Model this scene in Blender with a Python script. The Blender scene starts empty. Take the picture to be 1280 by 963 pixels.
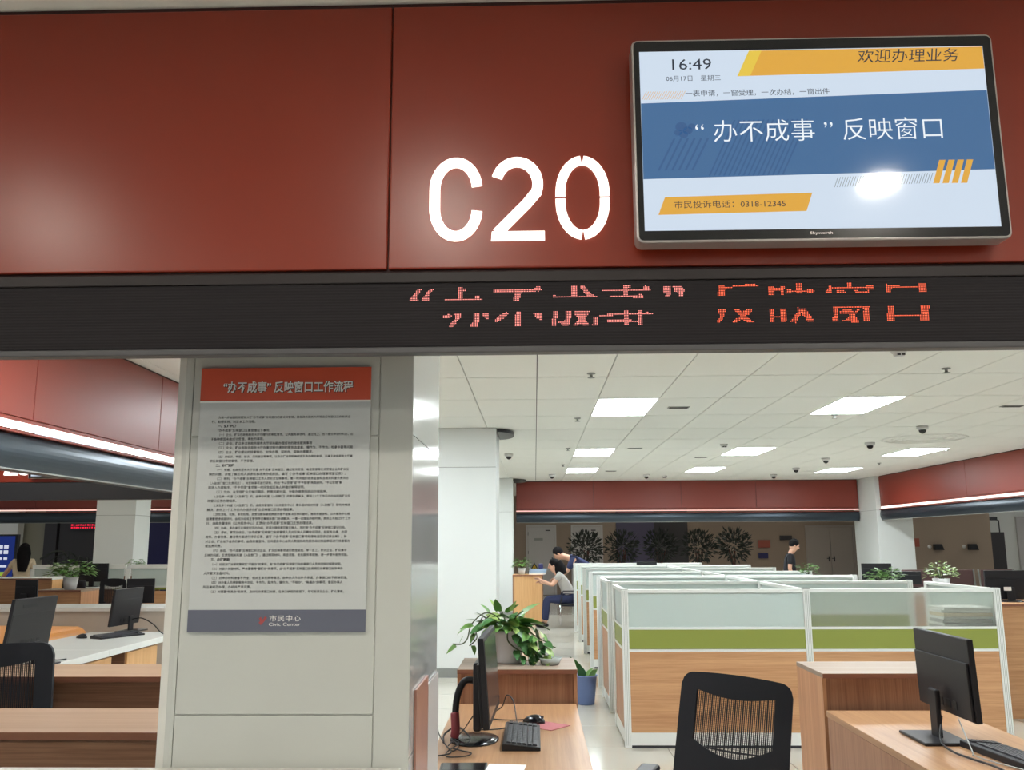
import bpy, bmesh, math, random
from mathutils import Vector, Matrix
R = math.radians
SC = bpy.context.scene
COL = SC.collection

# ------------------------------------------------------------------ camera
cam_d = bpy.data.cameras.new('camera')
cam = bpy.data.objects.new('camera', cam_d); COL.objects.link(cam)
F_PX, PITCH, YAW, ROLL = 1109.3, R(10.055), R(1.408), R(-0.27)
cam_d.sensor_fit = 'HORIZONTAL'; cam_d.sensor_width = 36.0
cam_d.lens = 36.0 * F_PX / 1280.0
cam_d.clip_start = 0.05; cam_d.clip_end = 200
fw = Vector((-math.sin(YAW)*math.cos(PITCH), math.cos(YAW)*math.cos(PITCH), math.sin(PITCH)))
r0 = Vector((math.cos(YAW), math.sin(YAW), 0)); u0 = r0.cross(fw)
rr = r0*math.cos(ROLL) + u0*math.sin(ROLL); uu = -r0*math.sin(ROLL) + u0*math.cos(ROLL)
m4 = Matrix((rr, uu, -fw)).transposed().to_4x4(); m4.translation = Vector((0, 0, 1.55))
cam.matrix_world = m4
SC.camera = cam

# ------------------------------------------------------------------ world, exposure
w = bpy.data.worlds.new('world'); SC.world = w; w.use_nodes = True
bg = w.node_tree.nodes['Background']; bg.inputs[0].default_value = (0.80, 0.86, 0.92, 1); bg.inputs[1].default_value = 0.38
SC.view_settings.view_transform = 'Standard'; SC.view_settings.look = 'None'
SC.view_settings.exposure = 0.0; SC.view_settings.gamma = 1.0; SC.view_settings.use_curve_mapping = False
L_OFFICE = 31.0      # emission of the office ceiling panels
L_DOWN = 400.0       # emission of the round downlights of the public hall

# ------------------------------------------------------------------ materials
def srgb(r, g, b):
    return tuple(((c/255)/12.92 if c/255 <= .04045 else ((c/255+.055)/1.055)**2.4) for c in (r, g, b)) + (1,)
def mat(name, col, rough=.5, metal=0., spec=.5, emit=None, es=0., trans=0., alpha=1., bump=0., bscale=200., coat=0., vary=0.):
    m = bpy.data.materials.new(name); m.use_nodes = True
    nt = m.node_tree; b = nt.nodes['Principled BSDF']
    b.inputs['Base Color'].default_value = col; b.inputs['Roughness'].default_value = rough
    b.inputs['Metallic'].default_value = metal; b.inputs['Specular IOR Level'].default_value = spec
    b.inputs['Transmission Weight'].default_value = trans; b.inputs['Coat Weight'].default_value = coat
    if emit: b.inputs['Emission Color'].default_value = emit; b.inputs['Emission Strength'].default_value = es
    if bump or vary:
        tc = nt.nodes.new('ShaderNodeTexCoord'); n = nt.nodes.new('ShaderNodeTexNoise')
        n.inputs['Scale'].default_value = bscale; nt.links.new(tc.outputs['Object'], n.inputs['Vector'])
        if bump:
            bp = nt.nodes.new('ShaderNodeBump'); bp.inputs['Strength'].default_value = bump; bp.inputs['Distance'].default_value = .002
            nt.links.new(n.outputs['Fac'], bp.inputs['Height']); nt.links.new(bp.outputs['Normal'], b.inputs['Normal'])
        if vary:
            mx = nt.nodes.new('ShaderNodeMixRGB'); mx.blend_type = 'MULTIPLY'; mx.inputs[0].default_value = 1
            mx.inputs[1].default_value = col
            cr = nt.nodes.new('ShaderNodeMapRange'); cr.inputs[3].default_value = 1-vary; cr.inputs[4].default_value = 1+vary*.4
            nt.links.new(n.outputs['Fac'], cr.inputs[0]); nt.links.new(cr.outputs[0], mx.inputs[2]); nt.links.new(mx.outputs[0], b.inputs['Base Color'])
    return m
def wood(name, c1, c2, stretch=(30, 30, 1.2), rough=.4, coarse=3.):
    """c1 base, c2 grain; the object axis with the small factor runs along the grain"""
    m = bpy.data.materials.new(name); m.use_nodes = True
    nt = m.node_tree; b = nt.nodes['Principled BSDF']; N = nt.nodes.new
    tc = N('ShaderNodeTexCoord'); mp = N('ShaderNodeMapping'); mp.inputs['Scale'].default_value = stretch
    nt.links.new(tc.outputs['Object'], mp.inputs[0])
    n1 = N('ShaderNodeTexNoise'); n1.inputs['Scale'].default_value = coarse; n1.inputs['Detail'].default_value = 5; n1.inputs['Roughness'].default_value = .65
    n2 = N('ShaderNodeTexNoise'); n2.inputs['Scale'].default_value = coarse*.22; n2.inputs['Detail'].default_value = 2
    nt.links.new(mp.outputs[0], n1.inputs[0]); nt.links.new(mp.outputs[0], n2.inputs[0])
    cr = N('ShaderNodeValToRGB'); cr.color_ramp.elements[0].position = .35; cr.color_ramp.elements[0].color = c2
    cr.color_ramp.elements[1].position = .62; cr.color_ramp.elements[1].color = c1
    mix = N('ShaderNodeMath'); mix.operation = 'ADD'; sc1 = N('ShaderNodeMath'); sc1.operation = 'MULTIPLY'; sc1.inputs[1].default_value = .6
    sc2 = N('ShaderNodeMath'); sc2.operation = 'MULTIPLY'; sc2.inputs[1].default_value = .4
    nt.links.new(n1.outputs['Fac'], sc1.inputs[0]); nt.links.new(n2.outputs['Fac'], sc2.inputs[0])
    nt.links.new(sc1.outputs[0], mix.inputs[0]); nt.links.new(sc2.outputs[0], mix.inputs[1])
    nt.links.new(mix.outputs[0], cr.inputs[0]); nt.links.new(cr.outputs[0], b.inputs['Base Color'])
    b.inputs['Roughness'].default_value = rough; b.inputs['Specular IOR Level'].default_value = .3
    return m
def emis(name, col, s):
    m = bpy.data.materials.new(name); m.use_nodes = True
    nt = m.node_tree; nt.nodes.clear(); o = nt.nodes.new('ShaderNodeOutputMaterial'); e = nt.nodes.new('ShaderNodeEmission')
    e.inputs[0].default_value = col; e.inputs[1].default_value = s; nt.links.new(e.outputs[0], o.inputs[0]); return m

M = {}
M['red'] = mat('red_metal', srgb(138, 47, 27), .31, spec=.52)
M['red_in'] = mat('red_metal_inner', srgb(132, 50, 36), .42, spec=.6)
M['red_seam'] = mat('dark_seam', srgb(60, 26, 22), .6)
M['led_face'] = mat('led_face', srgb(36, 33, 36), .7, spec=.25)
M['led_frame'] = mat('led_frame', srgb(50, 45, 46), .5, spec=.3)
M['grey_lip'] = mat('grey_lip', srgb(84, 83, 86), .45, metal=.2)
M['band'] = mat('band_metal', srgb(66, 75, 84), .32, metal=.7)
M['band_dark'] = mat('band_dark', srgb(44, 46, 52), .4)
M['ceil'] = mat('ceiling_panel', srgb(236, 237, 232), .85, bump=.03, bscale=300)
M['ceil_gap'] = mat('ceiling_grid', srgb(84, 84, 82), .8)
M['white_wall'] = mat('white_wall', srgb(222, 226, 224), .55)
M['column'] = mat('column_stone', srgb(205, 208, 203), .22, vary=.05, bscale=3)
M['column_joint'] = mat('column_joint', srgb(222, 222, 216), .5)
M['column_side'] = mat('column_side', srgb(190, 193, 193), .1, spec=.8)
M['floor'] = mat('floor_tile', srgb(206, 202, 190), .1, spec=.6, vary=.06, bscale=2)
M['floor_gap'] = mat('floor_joint', srgb(120, 116, 106), .6)
M['brown_wall'] = mat('brown_wall', srgb(150, 134, 120), .6, vary=.05, bscale=1.5)
M['purple_wall'] = mat('purple_wall', srgb(74, 70, 96), .5)
M['navy'] = mat('navy_board', srgb(38, 40, 92), .4)
M['charcoal'] = mat('charcoal_panel', srgb(52, 50, 54), .5)
M['green_wall'] = mat('pale_wall', srgb(158, 156, 140), .6)
M['door'] = mat('door_paint', srgb(190, 188, 188), .5)
M['door2'] = mat('door_taupe', srgb(158, 150, 144), .5)
M['alu'] = mat('aluminium', srgb(230, 233, 229), .4, metal=.1)
M['alu_dark'] = mat('aluminium_groove', srgb(150, 153, 150), .4, metal=.3)
M['frost'] = mat('frosted_glass', srgb(214, 227, 223), .4, trans=.35, spec=.4)
M['frost_clear'] = mat('thin_frosted_glass', srgb(232, 236, 228), .10, trans=.88, spec=.4)
M['green'] = mat('green_laminate', srgb(138, 147, 66), .5)
M['oak_h'] = wood('oak_horizontal', srgb(206, 160, 118), srgb(180, 132, 94), (1.0, 30, 30), .4)
M['oak_v'] = wood('oak_vertical', srgb(196, 146, 108), srgb(168, 118, 84), (34, 34, 1.0), .42)
M['oak_vd'] = wood('oak_vertical_dark', srgb(172, 128, 100), srgb(136, 94, 72), (40, 40, .8), .42, 4.)
M['oak_top'] = wood('oak_desktop', srgb(178, 138, 102), srgb(156, 116, 84), (34, 1.0, 34), .36)
M['oak_pale'] = wood('oak_pale_top', srgb(152, 136, 122), srgb(138, 118, 102), (1., 34, 34), .5)
M['oak_hd'] = wood('walnut_horizontal', srgb(150, 112, 88), srgb(116, 82, 62), (.8, 40, 40), .45, 4.)
M['oak_light'] = wood('oak_light', srgb(222, 176, 124), srgb(206, 158, 106), (24, 24, 1.), .45)
M['edge_dark'] = mat('edge_band', srgb(140, 92, 70), .4)
M['white_top'] = mat('white_laminate', srgb(228, 230, 226), .25)
M['beige_panel'] = mat('beige_panel', srgb(196, 184, 172), .5)
M['black'] = mat('black_plastic', srgb(32, 32, 36), .42, spec=.35, bump=.05, bscale=900)
M['black_gloss'] = mat('black_gloss', srgb(26, 27, 31), .18)
M['blackfab'] = mat('black_fabric', srgb(34, 36, 42), .85, bump=.2, bscale=1200)
M['screen_off'] = mat('screen_glass', srgb(66, 66, 66), .16, spec=.7)
M['port'] = mat('port_recess', srgb(22, 24, 26), .6)
M['silver'] = mat('silver_trim', srgb(190, 184, 182), .3, metal=.6)
M['chrome'] = mat('chrome', srgb(200, 202, 205), .18, metal=1.)
M['key'] = mat('key_cap', srgb(62, 64, 70), .5)
M['cable'] = mat('black_cable', srgb(30, 30, 34), .5)
M['cable_red'] = mat('red_tape', srgb(130, 50, 58), .5)
M['pad'] = mat('pink_pad', srgb(168, 96, 100), .7)
M['pot'] = mat('white_pot', srgb(206, 206, 206), .35)
M['soil'] = mat('pebbles', srgb(90, 84, 66), .9, vary=.8, bscale=220)
M['leaf1'] = mat('leaf_green', srgb(104, 150, 72), .36, vary=.25, bscale=30)
M['leaf2'] = mat('leaf_deep', srgb(66, 116, 60), .36, vary=.25, bscale=30)
M['leaf3'] = mat('leaf_light', srgb(150, 178, 98), .4, vary=.2, bscale=30)
M['stem'] = mat('stem_green', srgb(72, 84, 50), .6)
M['tree_leaf'] = mat('tree_leaf_dark', srgb(36, 44, 38), .6)
M['trunk'] = mat('trunk_brown', srgb(84, 52, 44), .8)
M['bin'] = mat('blue_plastic', srgb(110, 132, 184), .45)
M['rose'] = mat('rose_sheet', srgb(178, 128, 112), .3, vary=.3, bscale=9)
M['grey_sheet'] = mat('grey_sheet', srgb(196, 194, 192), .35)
M['paper'] = mat('paper', srgb(232, 232, 230), .7)
M['blue_file'] = mat('blue_file', srgb(60, 92, 160), .5)
M['blue_pale'] = mat('pale_blue_paper', srgb(150, 176, 206), .6)
M['skin'] = mat('skin', srgb(206, 160, 136), .5)
M['hair'] = mat('hair_black', srgb(22, 20, 22), .85, spec=.15)
M['navy_cloth'] = mat('navy_cloth', srgb(40, 48, 82), .85)
M['black_cloth'] = mat('black_cloth', srgb(30, 31, 38), .85)
M['cream_cloth'] = mat('cream_cloth', srgb(214, 196, 168), .85)
M['grey_cloth'] = mat('grey_cloth', srgb(170, 168, 164), .8)
M['orange'] = mat('orange_vinyl', srgb(228, 150, 66), .45)
M['rust'] = mat('rust_sign', srgb(150, 78, 62), .5)
M['maroon'] = mat('maroon_seat', srgb(92, 66, 66), .5)
M['white_lamp'] = emis('office_panel', (.90, .97, 1.0, 1), L_OFFICE)
M['down'] = emis('downlight', (1, .93, .82, 1), L_DOWN)
M['cove_mid'] = emis('cove_strip_soft', (1, .80, .73, 1), 2.2)
M['cove_dim'] = emis('cove_strip_pink', (1, .60, .52, 1), 1.3)
M['cove'] = emis('cove_strip', (1, .88, .82, 1), 5.0)
M['letter'] = emis('lit_letter', (1, .97, .90, 1), 1.9)
M['dot_pink'] = emis('led_dot', (1, .30, .26, 1), 2.2)
M['dot_red'] = emis('led_dot_red', (1, .15, .07, 1), 2.2)
M['dot_far'] = emis('led_far_red', (1, .02, .06, 1), 1.2)
def scr(name, r, g, b, k=1.0):
    c = srgb(r, g, b); return mat(name, (0.01, .01, .01, 1), .07, emit=c, es=k, spec=.5)
M['s_white'] = scr('screen_white', 206, 220, 236)
M['s_blue'] = scr('screen_blue', 66, 106, 150)
M['s_blue2'] = scr('screen_blue_deep', 56, 92, 138)
M['s_yel'] = scr('screen_amber', 222, 166, 66)
M['s_yel2'] = scr('screen_yellow', 228, 196, 74)
M['s_dark'] = scr('screen_ink', 40, 48, 62)
M['s_grey'] = scr('screen_grey', 120, 130, 136)
M['s_txt'] = scr('screen_white_text', 238, 244, 250)
M['p_red'] = mat('poster_red', srgb(214, 92, 66), .4)
M['p_grey'] = mat('poster_grey', srgb(204, 209, 210), .4)
M['p_slate'] = mat('poster_slate', srgb(104, 108, 124), .4)
M['p_white'] = mat('poster_white', srgb(244, 244, 242), .4)
M['p_ink'] = mat('poster_ink', srgb(50, 54, 56), .6)
M['p_logo'] = mat('poster_logo_red', srgb(170, 80, 80), .5)
M['yellow'] = mat('warning_yellow', srgb(214, 178, 40), .5)
M['p_navy'] = emis('lit_navy_poster', srgb(36, 52, 120), .8)
M['p_lit'] = emis('lit_poster_text', srgb(214, 218, 236), .9)
M['p_litg'] = emis('lit_poster_green', srgb(150, 176, 60), .9)

# fine horizontal louvres on the LED board
def louvre(m, scale):
    nt = m.node_tree; b = nt.nodes['Principled BSDF']
    tc = nt.nodes.new('ShaderNodeTexCoord'); wv = nt.nodes.new('ShaderNodeTexWave'); wv.bands_direction = 'Z'; wv.inputs['Scale'].default_value = scale
    bp = nt.nodes.new('ShaderNodeBump'); bp.inputs['Strength'].default_value = .5; bp.inputs['Distance'].default_value = .001
    nt.links.new(tc.outputs['Object'], wv.inputs[0]); nt.links.new(wv.outputs['Fac'], bp.inputs['Height']); nt.links.new(bp.outputs['Normal'], b.inputs['Normal'])
louvre(M['led_face'], 43)

# ------------------------------------------------------------------ mesh helpers
class MB:
    def __init__(s): s.v = []; s.f = []; s.sm = []
    def add(s, vs, fs, smooth=False):
        o = len(s.v); s.v += [tuple(v) for v in vs]; s.f += [tuple(i+o for i in f) for f in fs]; s.sm += [smooth]*len(fs); return s
    def box(s, x0, x1, y0, y1, z0, z1, rot=None):
        vs = [(x0,y0,z0),(x1,y0,z0),(x1,y1,z0),(x0,y1,z0),(x0,y0,z1),(x1,y0,z1),(x1,y1,z1),(x0,y1,z1)]
        if rot is not None:
            vs = [tuple(rot @ Vector(v)) for v in vs]
        return s.add(vs, [(0,3,2,1),(4,5,6,7),(0,1,5,4),(1,2,6,5),(2,3,7,6),(3,0,4,7)])
    def prism(s, pts, a0, a1, axis='y', smooth=False):
        """closed polygon pts (2D) extruded along axis: y -> pts are (x,z); x -> (y,z); z -> (x,y)"""
        n = len(pts)
        def P(p, a): return (p[0], a, p[1]) if axis == 'y' else (a, p[0], p[1]) if axis == 'x' else (p[0], p[1], a)
        vs = [P(p, a0) for p in pts] + [P(p, a1) for p in pts]
        fs = [tuple(range(n)), tuple(range(2*n-1, n-1, -1))] + [(i, (i+1) % n + 0, (i+1) % n + n, i+n) for i in range(n)]
        return s.add(vs, fs, smooth)
    def lathe(s, prof, cx=0, cy=0, n=20, sx=1., sy=1., cap=True):
        vs = []; fs = []
        for r_, z in prof:
            for i in range(n):
                a = 2*math.pi*i/n; vs.append((cx+r_*sx*math.cos(a), cy+r_*sy*math.sin(a), z))
        for j in range(len(prof)-1):
            for i in range(n):
                k = (i+1) % n; fs.append((j*n+i, j*n+k, (j+1)*n+k, (j+1)*n+i))
        if cap: fs.append(tuple(range(n-1, -1, -1))); fs.append(tuple(range((len(prof)-1)*n, len(prof)*n)))
        return s.add(vs, fs, True)
    def tube(s, pts, r, n=8, cap=True):
        P = [Vector(p) for p in pts]; vs = []; fs = []; up = None
        rs = r if isinstance(r, (list, tuple)) else [r]*len(P)
        for i, p in enumerate(P):
            t = (P[min(i+1, len(P)-1)] - P[max(i-1, 0)]).normalized()
            if up is None:
                up = Vector((0,0,1)) if abs(t.z) < .9 else Vector((1,0,0))
            a = t.cross(up)
            if a.length < 1e-4: a = t.orthogonal()
            a.normalize(); b = a.cross(t).normalized(); up = b
            for k in range(n):
                q = 2*math.pi*k/n; vs.append(p + (a*math.cos(q)+b*math.sin(q))*rs[i])
        for j in range(len(P)-1):
            for k in range(n): fs.append((j*n+k, j*n+(k+1) % n, (j+1)*n+(k+1) % n, (j+1)*n+k))
        if cap: fs.append(tuple(range(n-1,-1,-1))); fs.append(tuple(range((len(P)-1)*n, len(P)*n)))
        return s.add(vs, fs, True)
    def ball(s, c, r, n=12, m=8):
        rx, ry, rz = r if isinstance(r, tuple) else (r, r, r); vs = []; fs = []
        for j in range(m+1):
            t = math.pi*j/m
            for i in range(n):
                a = 2*math.pi*i/n; vs.append((c[0]+rx*math.sin(t)*math.cos(a), c[1]+ry*math.sin(t)*math.sin(a), c[2]+rz*math.cos(t)))
        for j in range(m):
            for i in range(n): fs.append((j*n+i, (j+1)*n+i, (j+1)*n+(i+1) % n, j*n+(i+1) % n))
        return s.add(vs, fs, True)
    def mesh(s, name, m):
        me = bpy.data.meshes.new(name); me.from_pydata(s.v, [], s.f)
        me.polygons.foreach_set('use_smooth', s.sm)
        bm = bmesh.new(); bm.from_mesh(me); bmesh.ops.recalc_face_normals(bm, faces=bm.faces); bm.to_mesh(me); bm.free()
        me.materials.append(m); me.update(); return me
    def build(s, name, m, parent=None, bev=0., kind=None, loc=None):
        o = bpy.data.objects.new(name, s.mesh(name, m)); COL.objects.link(o)
        if parent: o.parent = parent
        if loc: o.location = loc
        if bev:
            b = o.modifiers.new('bevel', 'BEVEL'); b.width = bev; b.segments = 2; b.limit_method = 'ANGLE'; b.angle_limit = R(50)
        if kind: o['kind'] = kind
        return o
def empty(name, loc=(0,0,0), rz=0, label=None, cat=None, group=None, kind=None, parent=None):
    o = bpy.data.objects.new(name, None); COL.objects.link(o); o.location = loc; o.rotation_euler = (0,0,rz); o.empty_display_size = .1
    if label: o['label'] = label
    if cat: o['category'] = cat
    if group: o['group'] = group
    if kind: o['kind'] = kind
    if parent: o.parent = parent
    return o
def tag(o, label, cat, group=None, kind=None):
    o['label'] = label; o['category'] = cat
    if group: o['group'] = group
    if kind: o['kind'] = kind
    return o
def kids(o): return [c for c in bpy.data.objects if c.parent is o]
def copy_tree(o, parent=None):
    c = o.copy(); COL.objects.link(c); c.parent = parent
    for ch in kids(o): copy_tree(ch, c)
    return c
def inst(src, parent, loc=None, rot=None, scale=None):
    c = bpy.data.objects.new(src.name.split('.')[0], src.data); COL.objects.link(c); c.parent = parent
    if loc is not None: c.location = loc
    if rot is not None: c.rotation_euler = rot
    if scale is not None: c.scale = scale
    return c
def text(name, body, m, parent, x0, x1, zc, y, h=None, depth=.0006, size=None, align='L', sl=0., bold=0.):
    """flat lettering facing -Y; fitted to x0..x1 (and to height h) or set at a fixed size"""
    cu = bpy.data.curves.new(name, 'FONT'); cu.body = body; cu.size = 1.; cu.resolution_u = 2; cu.offset = bold; cu.shear = sl
    o = bpy.data.objects.new(name, cu); COL.objects.link(o)
    me = bpy.data.meshes.new_from_object(o.evaluated_get(bpy.context.evaluated_depsgraph_get()))
    bpy.data.objects.remove(o); bpy.data.curves.remove(cu)
    me.name = name
    xs = [v.co.x for v in me.vertices]; ys = [v.co.y for v in me.vertices]
    a, b, c, d = min(xs), max(xs), min(ys), max(ys)
    if size: kx = ky = size; ox = x0
    else:
        kx = (x1-x0)/(b-a); ky = h/(d-c) if h else kx; ox = x0 - a*kx
    cy = (c+d)/2
    for v in me.vertices:
        X, Y = v.co.x, v.co.y
        v.co = (ox + X*kx, y, zc + (((Y-cy) if not size else Y)*ky))
    me.materials.clear(); me.materials.append(m)
    o = bpy.data.objects.new(name, me); COL.objects.link(o); o.parent = parent
    return o
def ribbon(pts, wd):
    """outline of a stroke of width wd following pts (2D)"""
    L = []; Rr = []
    n = len(pts)
    for i, p in enumerate(pts):
        a = Vector(pts[max(i-1, 0)]); b = Vector(pts[min(i+1, n-1)]); t = (b-a).normalized(); nn = Vector((-t.y, t.x))
        k = 1.
        if 0 < i < n-1:
            t1 = (Vector(p)-a).normalized(); k = 1/max(.5, Vector((-t1.y, t1.x)).dot(nn))
        L.append(Vector(p)+nn*wd/2*k); Rr.append(Vector(p)-nn*wd/2*k)
    return L, Rr
def stroke(mb, pts, wd, y0, y1):
    L, Rr = ribbon(pts, wd)
    for i in range(len(pts)-1):
        q = [L[i], L[i+1], Rr[i+1], Rr[i]]
        mb.prism([(p.x, p.y) for p in q], y0, y1)
def arc(cx, cz, rx, rz, a0, a1, n=14): return [(cx+rx*math.cos(R(a0+(a1-a0)*i/n)), cz+rz*math.sin(R(a0+(a1-a0)*i/n))) for i in range(n+1)]
def smooth_path(pts, n=6):
    P = [Vector(p) for p in pts]; out = []
    for i in range(len(P)-1):
        a = P[max(i-1,0)]; b = P[i]; c = P[i+1]; d = P[min(i+2,len(P)-1)]
        for k in range(n):
            t = k/n; out.append(.5*((2*b)+(c-a)*t+(2*a-5*b+4*c-d)*t*t+(3*b-a-3*c+d)*t**3))
    out.append(P[-1]); return out
# ================================================================== STRUCTURE
H = 2.93; XL, XR, YB = -3.07, 7.46, 20.5
# floor
fl = MB().box(-16, 16, -4, 30, -.12, -.004).build('floor', M['floor_gap']); fl['kind'] = 'structure'
tm = MB().box(0, .794, 0, .794, -.02, 0).build('tile', M['floor'], fl, bev=.0015)
tm.location = (-2.2, 3.2, 0)
for i in range(12):
    for j in range(18):
        if i == 0 and j == 0: continue
        t = inst(tm, fl, (-2.2+.8*i, 3.2+.8*j, 0))
rest = MB()
for (a, b, c, d) in ((-16, -2.206, -4, 30), (7.4, 16, -4, 30), (-2.2, 7.394, -4, 3.194), (-2.2, 7.394, 17.6, 30)):
    rest.box(a, b, c, d, -.02, -.001)
rest.build('far_floor', M['floor'], fl, kind='stuff')
# ceiling
ce = MB().box(-16, 16, -4, 30, H+.02, H+.12).build('ceiling', M['ceil_gap']); ce['kind'] = 'structure'
cells = {(3.63, 1.23-.6)}
lamps = [(.63, 8.6), (.63, 13.32), (.63, 16.86), (3.03, 8.6), (3.03, 13.32), (3.03, 16.86), (5.68, 13.5), (5.68, 17.1),
         (.63, 3.88), (3.03, 3.88), (5.68, 8.6), (5.68, 3.88), (-2.37, 8.6), (-2.37, 3.88), (-2.37, 13.32), (-2.37, 16.86)]
pm = MB().box(.004, .596, .007, 1.173, 0, .02).build('panel', M['ceil'], ce, bev=.002); first = True
for i in range(18):
    for j in range(15):
        x = -3.57+.6*i + .6*1; x = -2.97+.6*i; y = 2.7+1.18*j
        if any(abs(x-lx) < .05 and abs(y-ly) < .08 for lx, ly in lamps): continue
        if first: pm.location = (x, y, H); first = False
        else: inst(pm, ce, (x, y, H))
side = MB().box(-16, -2.975, -4, 30, H, H+.02).box(7.84, 16, -4, 30, H, H+.02).box(-2.97, 7.83, -4, 2.695, H, H+.02).box(-2.97, 7.83, 20.41, 30, H, H+.02)
side.build('plain_ceiling', M['ceil'], ce, kind='stuff')
names = {(.63, 8.6): 'square-edged lit ceiling panel, nearest in the left row of lights', (.63, 13.32): 'lit ceiling panel in the middle of the left row of three',
 (.63, 16.86): 'small-looking lit ceiling panel, farthest of the left row above the red wall', (3.03, 8.6): 'largest lit ceiling panel right of centre, nearest of its row',
 (3.03, 13.32): 'lit ceiling panel in the middle of the centre row', (3.03, 16.86): 'lit ceiling panel farthest in the centre row', (5.68, 13.5): 'lit ceiling panel right of centre, nearer of the two by the right red wall',
 (5.68, 17.1): 'lit ceiling panel farther of the two near the white column'}
for lx, ly in lamps:
    off = .012 if lx == 5.68 else 0
    L = empty('ceiling_light', (lx, ly, H-off), label=names.get((lx, ly), 'lit ceiling panel hidden from view, '+{.63: 'in the left row', 3.03: 'in the centre row', 5.68: 'in the right row', -2.37: 'over the left cabinets'}[lx]+{3.88: ', nearest the red fascia', 8.6: ', second from the fascia', 13.32: ', third from the fascia', 16.86: ', farthest back'}.get(ly, '')), cat='ceiling light', group='recessed office ceiling lights')
    MB().box(.012, .588, .012, 1.168, 0, .012).build('diffuser', M['white_lamp'], L)
    f_ = MB().box(.002, .598, .002, .012, -.004, .016).box(.002, .598, 1.168, 1.178, -.004, .016).box(.002, .012, .012, 1.168, -.004, .016).box(.588, .598, .012, 1.168, -.004, .016)
    f_.build('frame', M['ceil'], L)
DL = ['outside the picture, far left along the red wall', 'in front of the left red panel, outside the picture', 'in front of the seam beside the counter number', 'mirrored in the wall TV', 'right of the one mirrored in the TV',
 'added to light the front, second hall row, first from left', 'added to light the front, second hall row, second from left', 'added to light the front, second hall row, third from left', 'added to light the front, second hall row, last',
 'added to brighten the left hall beside the orange bench', 'added to brighten the left hall outside the white counter', 'added to brighten the left hall by the neighbouring counter', 'added to brighten the middle of the left hall', 'added to brighten the left hall over the desks with the bushy plant', 'added to brighten the left hall over the tall oak unit', 'added to brighten the hall near the far left columns', 'added to brighten the hall by the far navy board', 'added to brighten the hall by the lit navy poster',
 'added to brighten the far hall by the left door', 'added to brighten the far hall over the dark trees', 'added to brighten the far hall by the red sign', 'added to brighten the far hall over the double door', 'added to brighten the right hall beside the white column', 'added to brighten the right hall, middle', 'added to brighten the right hall, nearest', 'added to brighten the right hall by the pale corridor wall']
# hall downlights; all beyond the front row are unseen, added to brighten the halls
for k, (x, y) in enumerate([(-3.85, .5), (-2.1, .5), (-.37, .6), (1.36, .68), (3.1, .68), (-2.1, -1.4), (-.3, -1.4), (1.4, -1.4), (3.2, -1.4), (-5.6, 2.6), (-5.6, 5.6), (-5.3, 8.0), (-8.2, 7.0), (-5.2, 12.0), (-8.0, 12.6), (-9.0, 16.5), (-10.5, 21.5), (-13.0, 21.5), (.3, 23.6), (2.8, 24.6), (5.2, 23.6), (7.6, 24.4), (9.4, 19.4), (9.4, 15), (9.4, 10), (12.2, 21.5)]):
    L = empty('downlight', (x, y, H), label='round hall downlight %s' % DL[k], cat='ceiling light', group='round hall downlights')
    MB().lathe([(.062, -.004), (.062, -.001)], n=20).build('lens', M['down'], L)
    MB().lathe([(.08, -.006), (.08, 0), (.063, 0), (.063, -.006)], n=24, cap=False).build('ring', M['alu'], L)

# front fascia
wf = empty('wall_front', (0, 2.08, 0), kind='structure')
edges = [-3.9, -2.12, -.3545, 1.41, 3.2]
for a, b in zip(edges, edges[1:]):
    MB().box(a+.0015, b-.0015, 0, .17, 2.2095, 2.915).build('panel', M['red'], wf, bev=.004)
MB().box(-3.9, 3.2, .012, .16, 2.2, 2.93).build('backing', M['red_seam'], wf)
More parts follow.
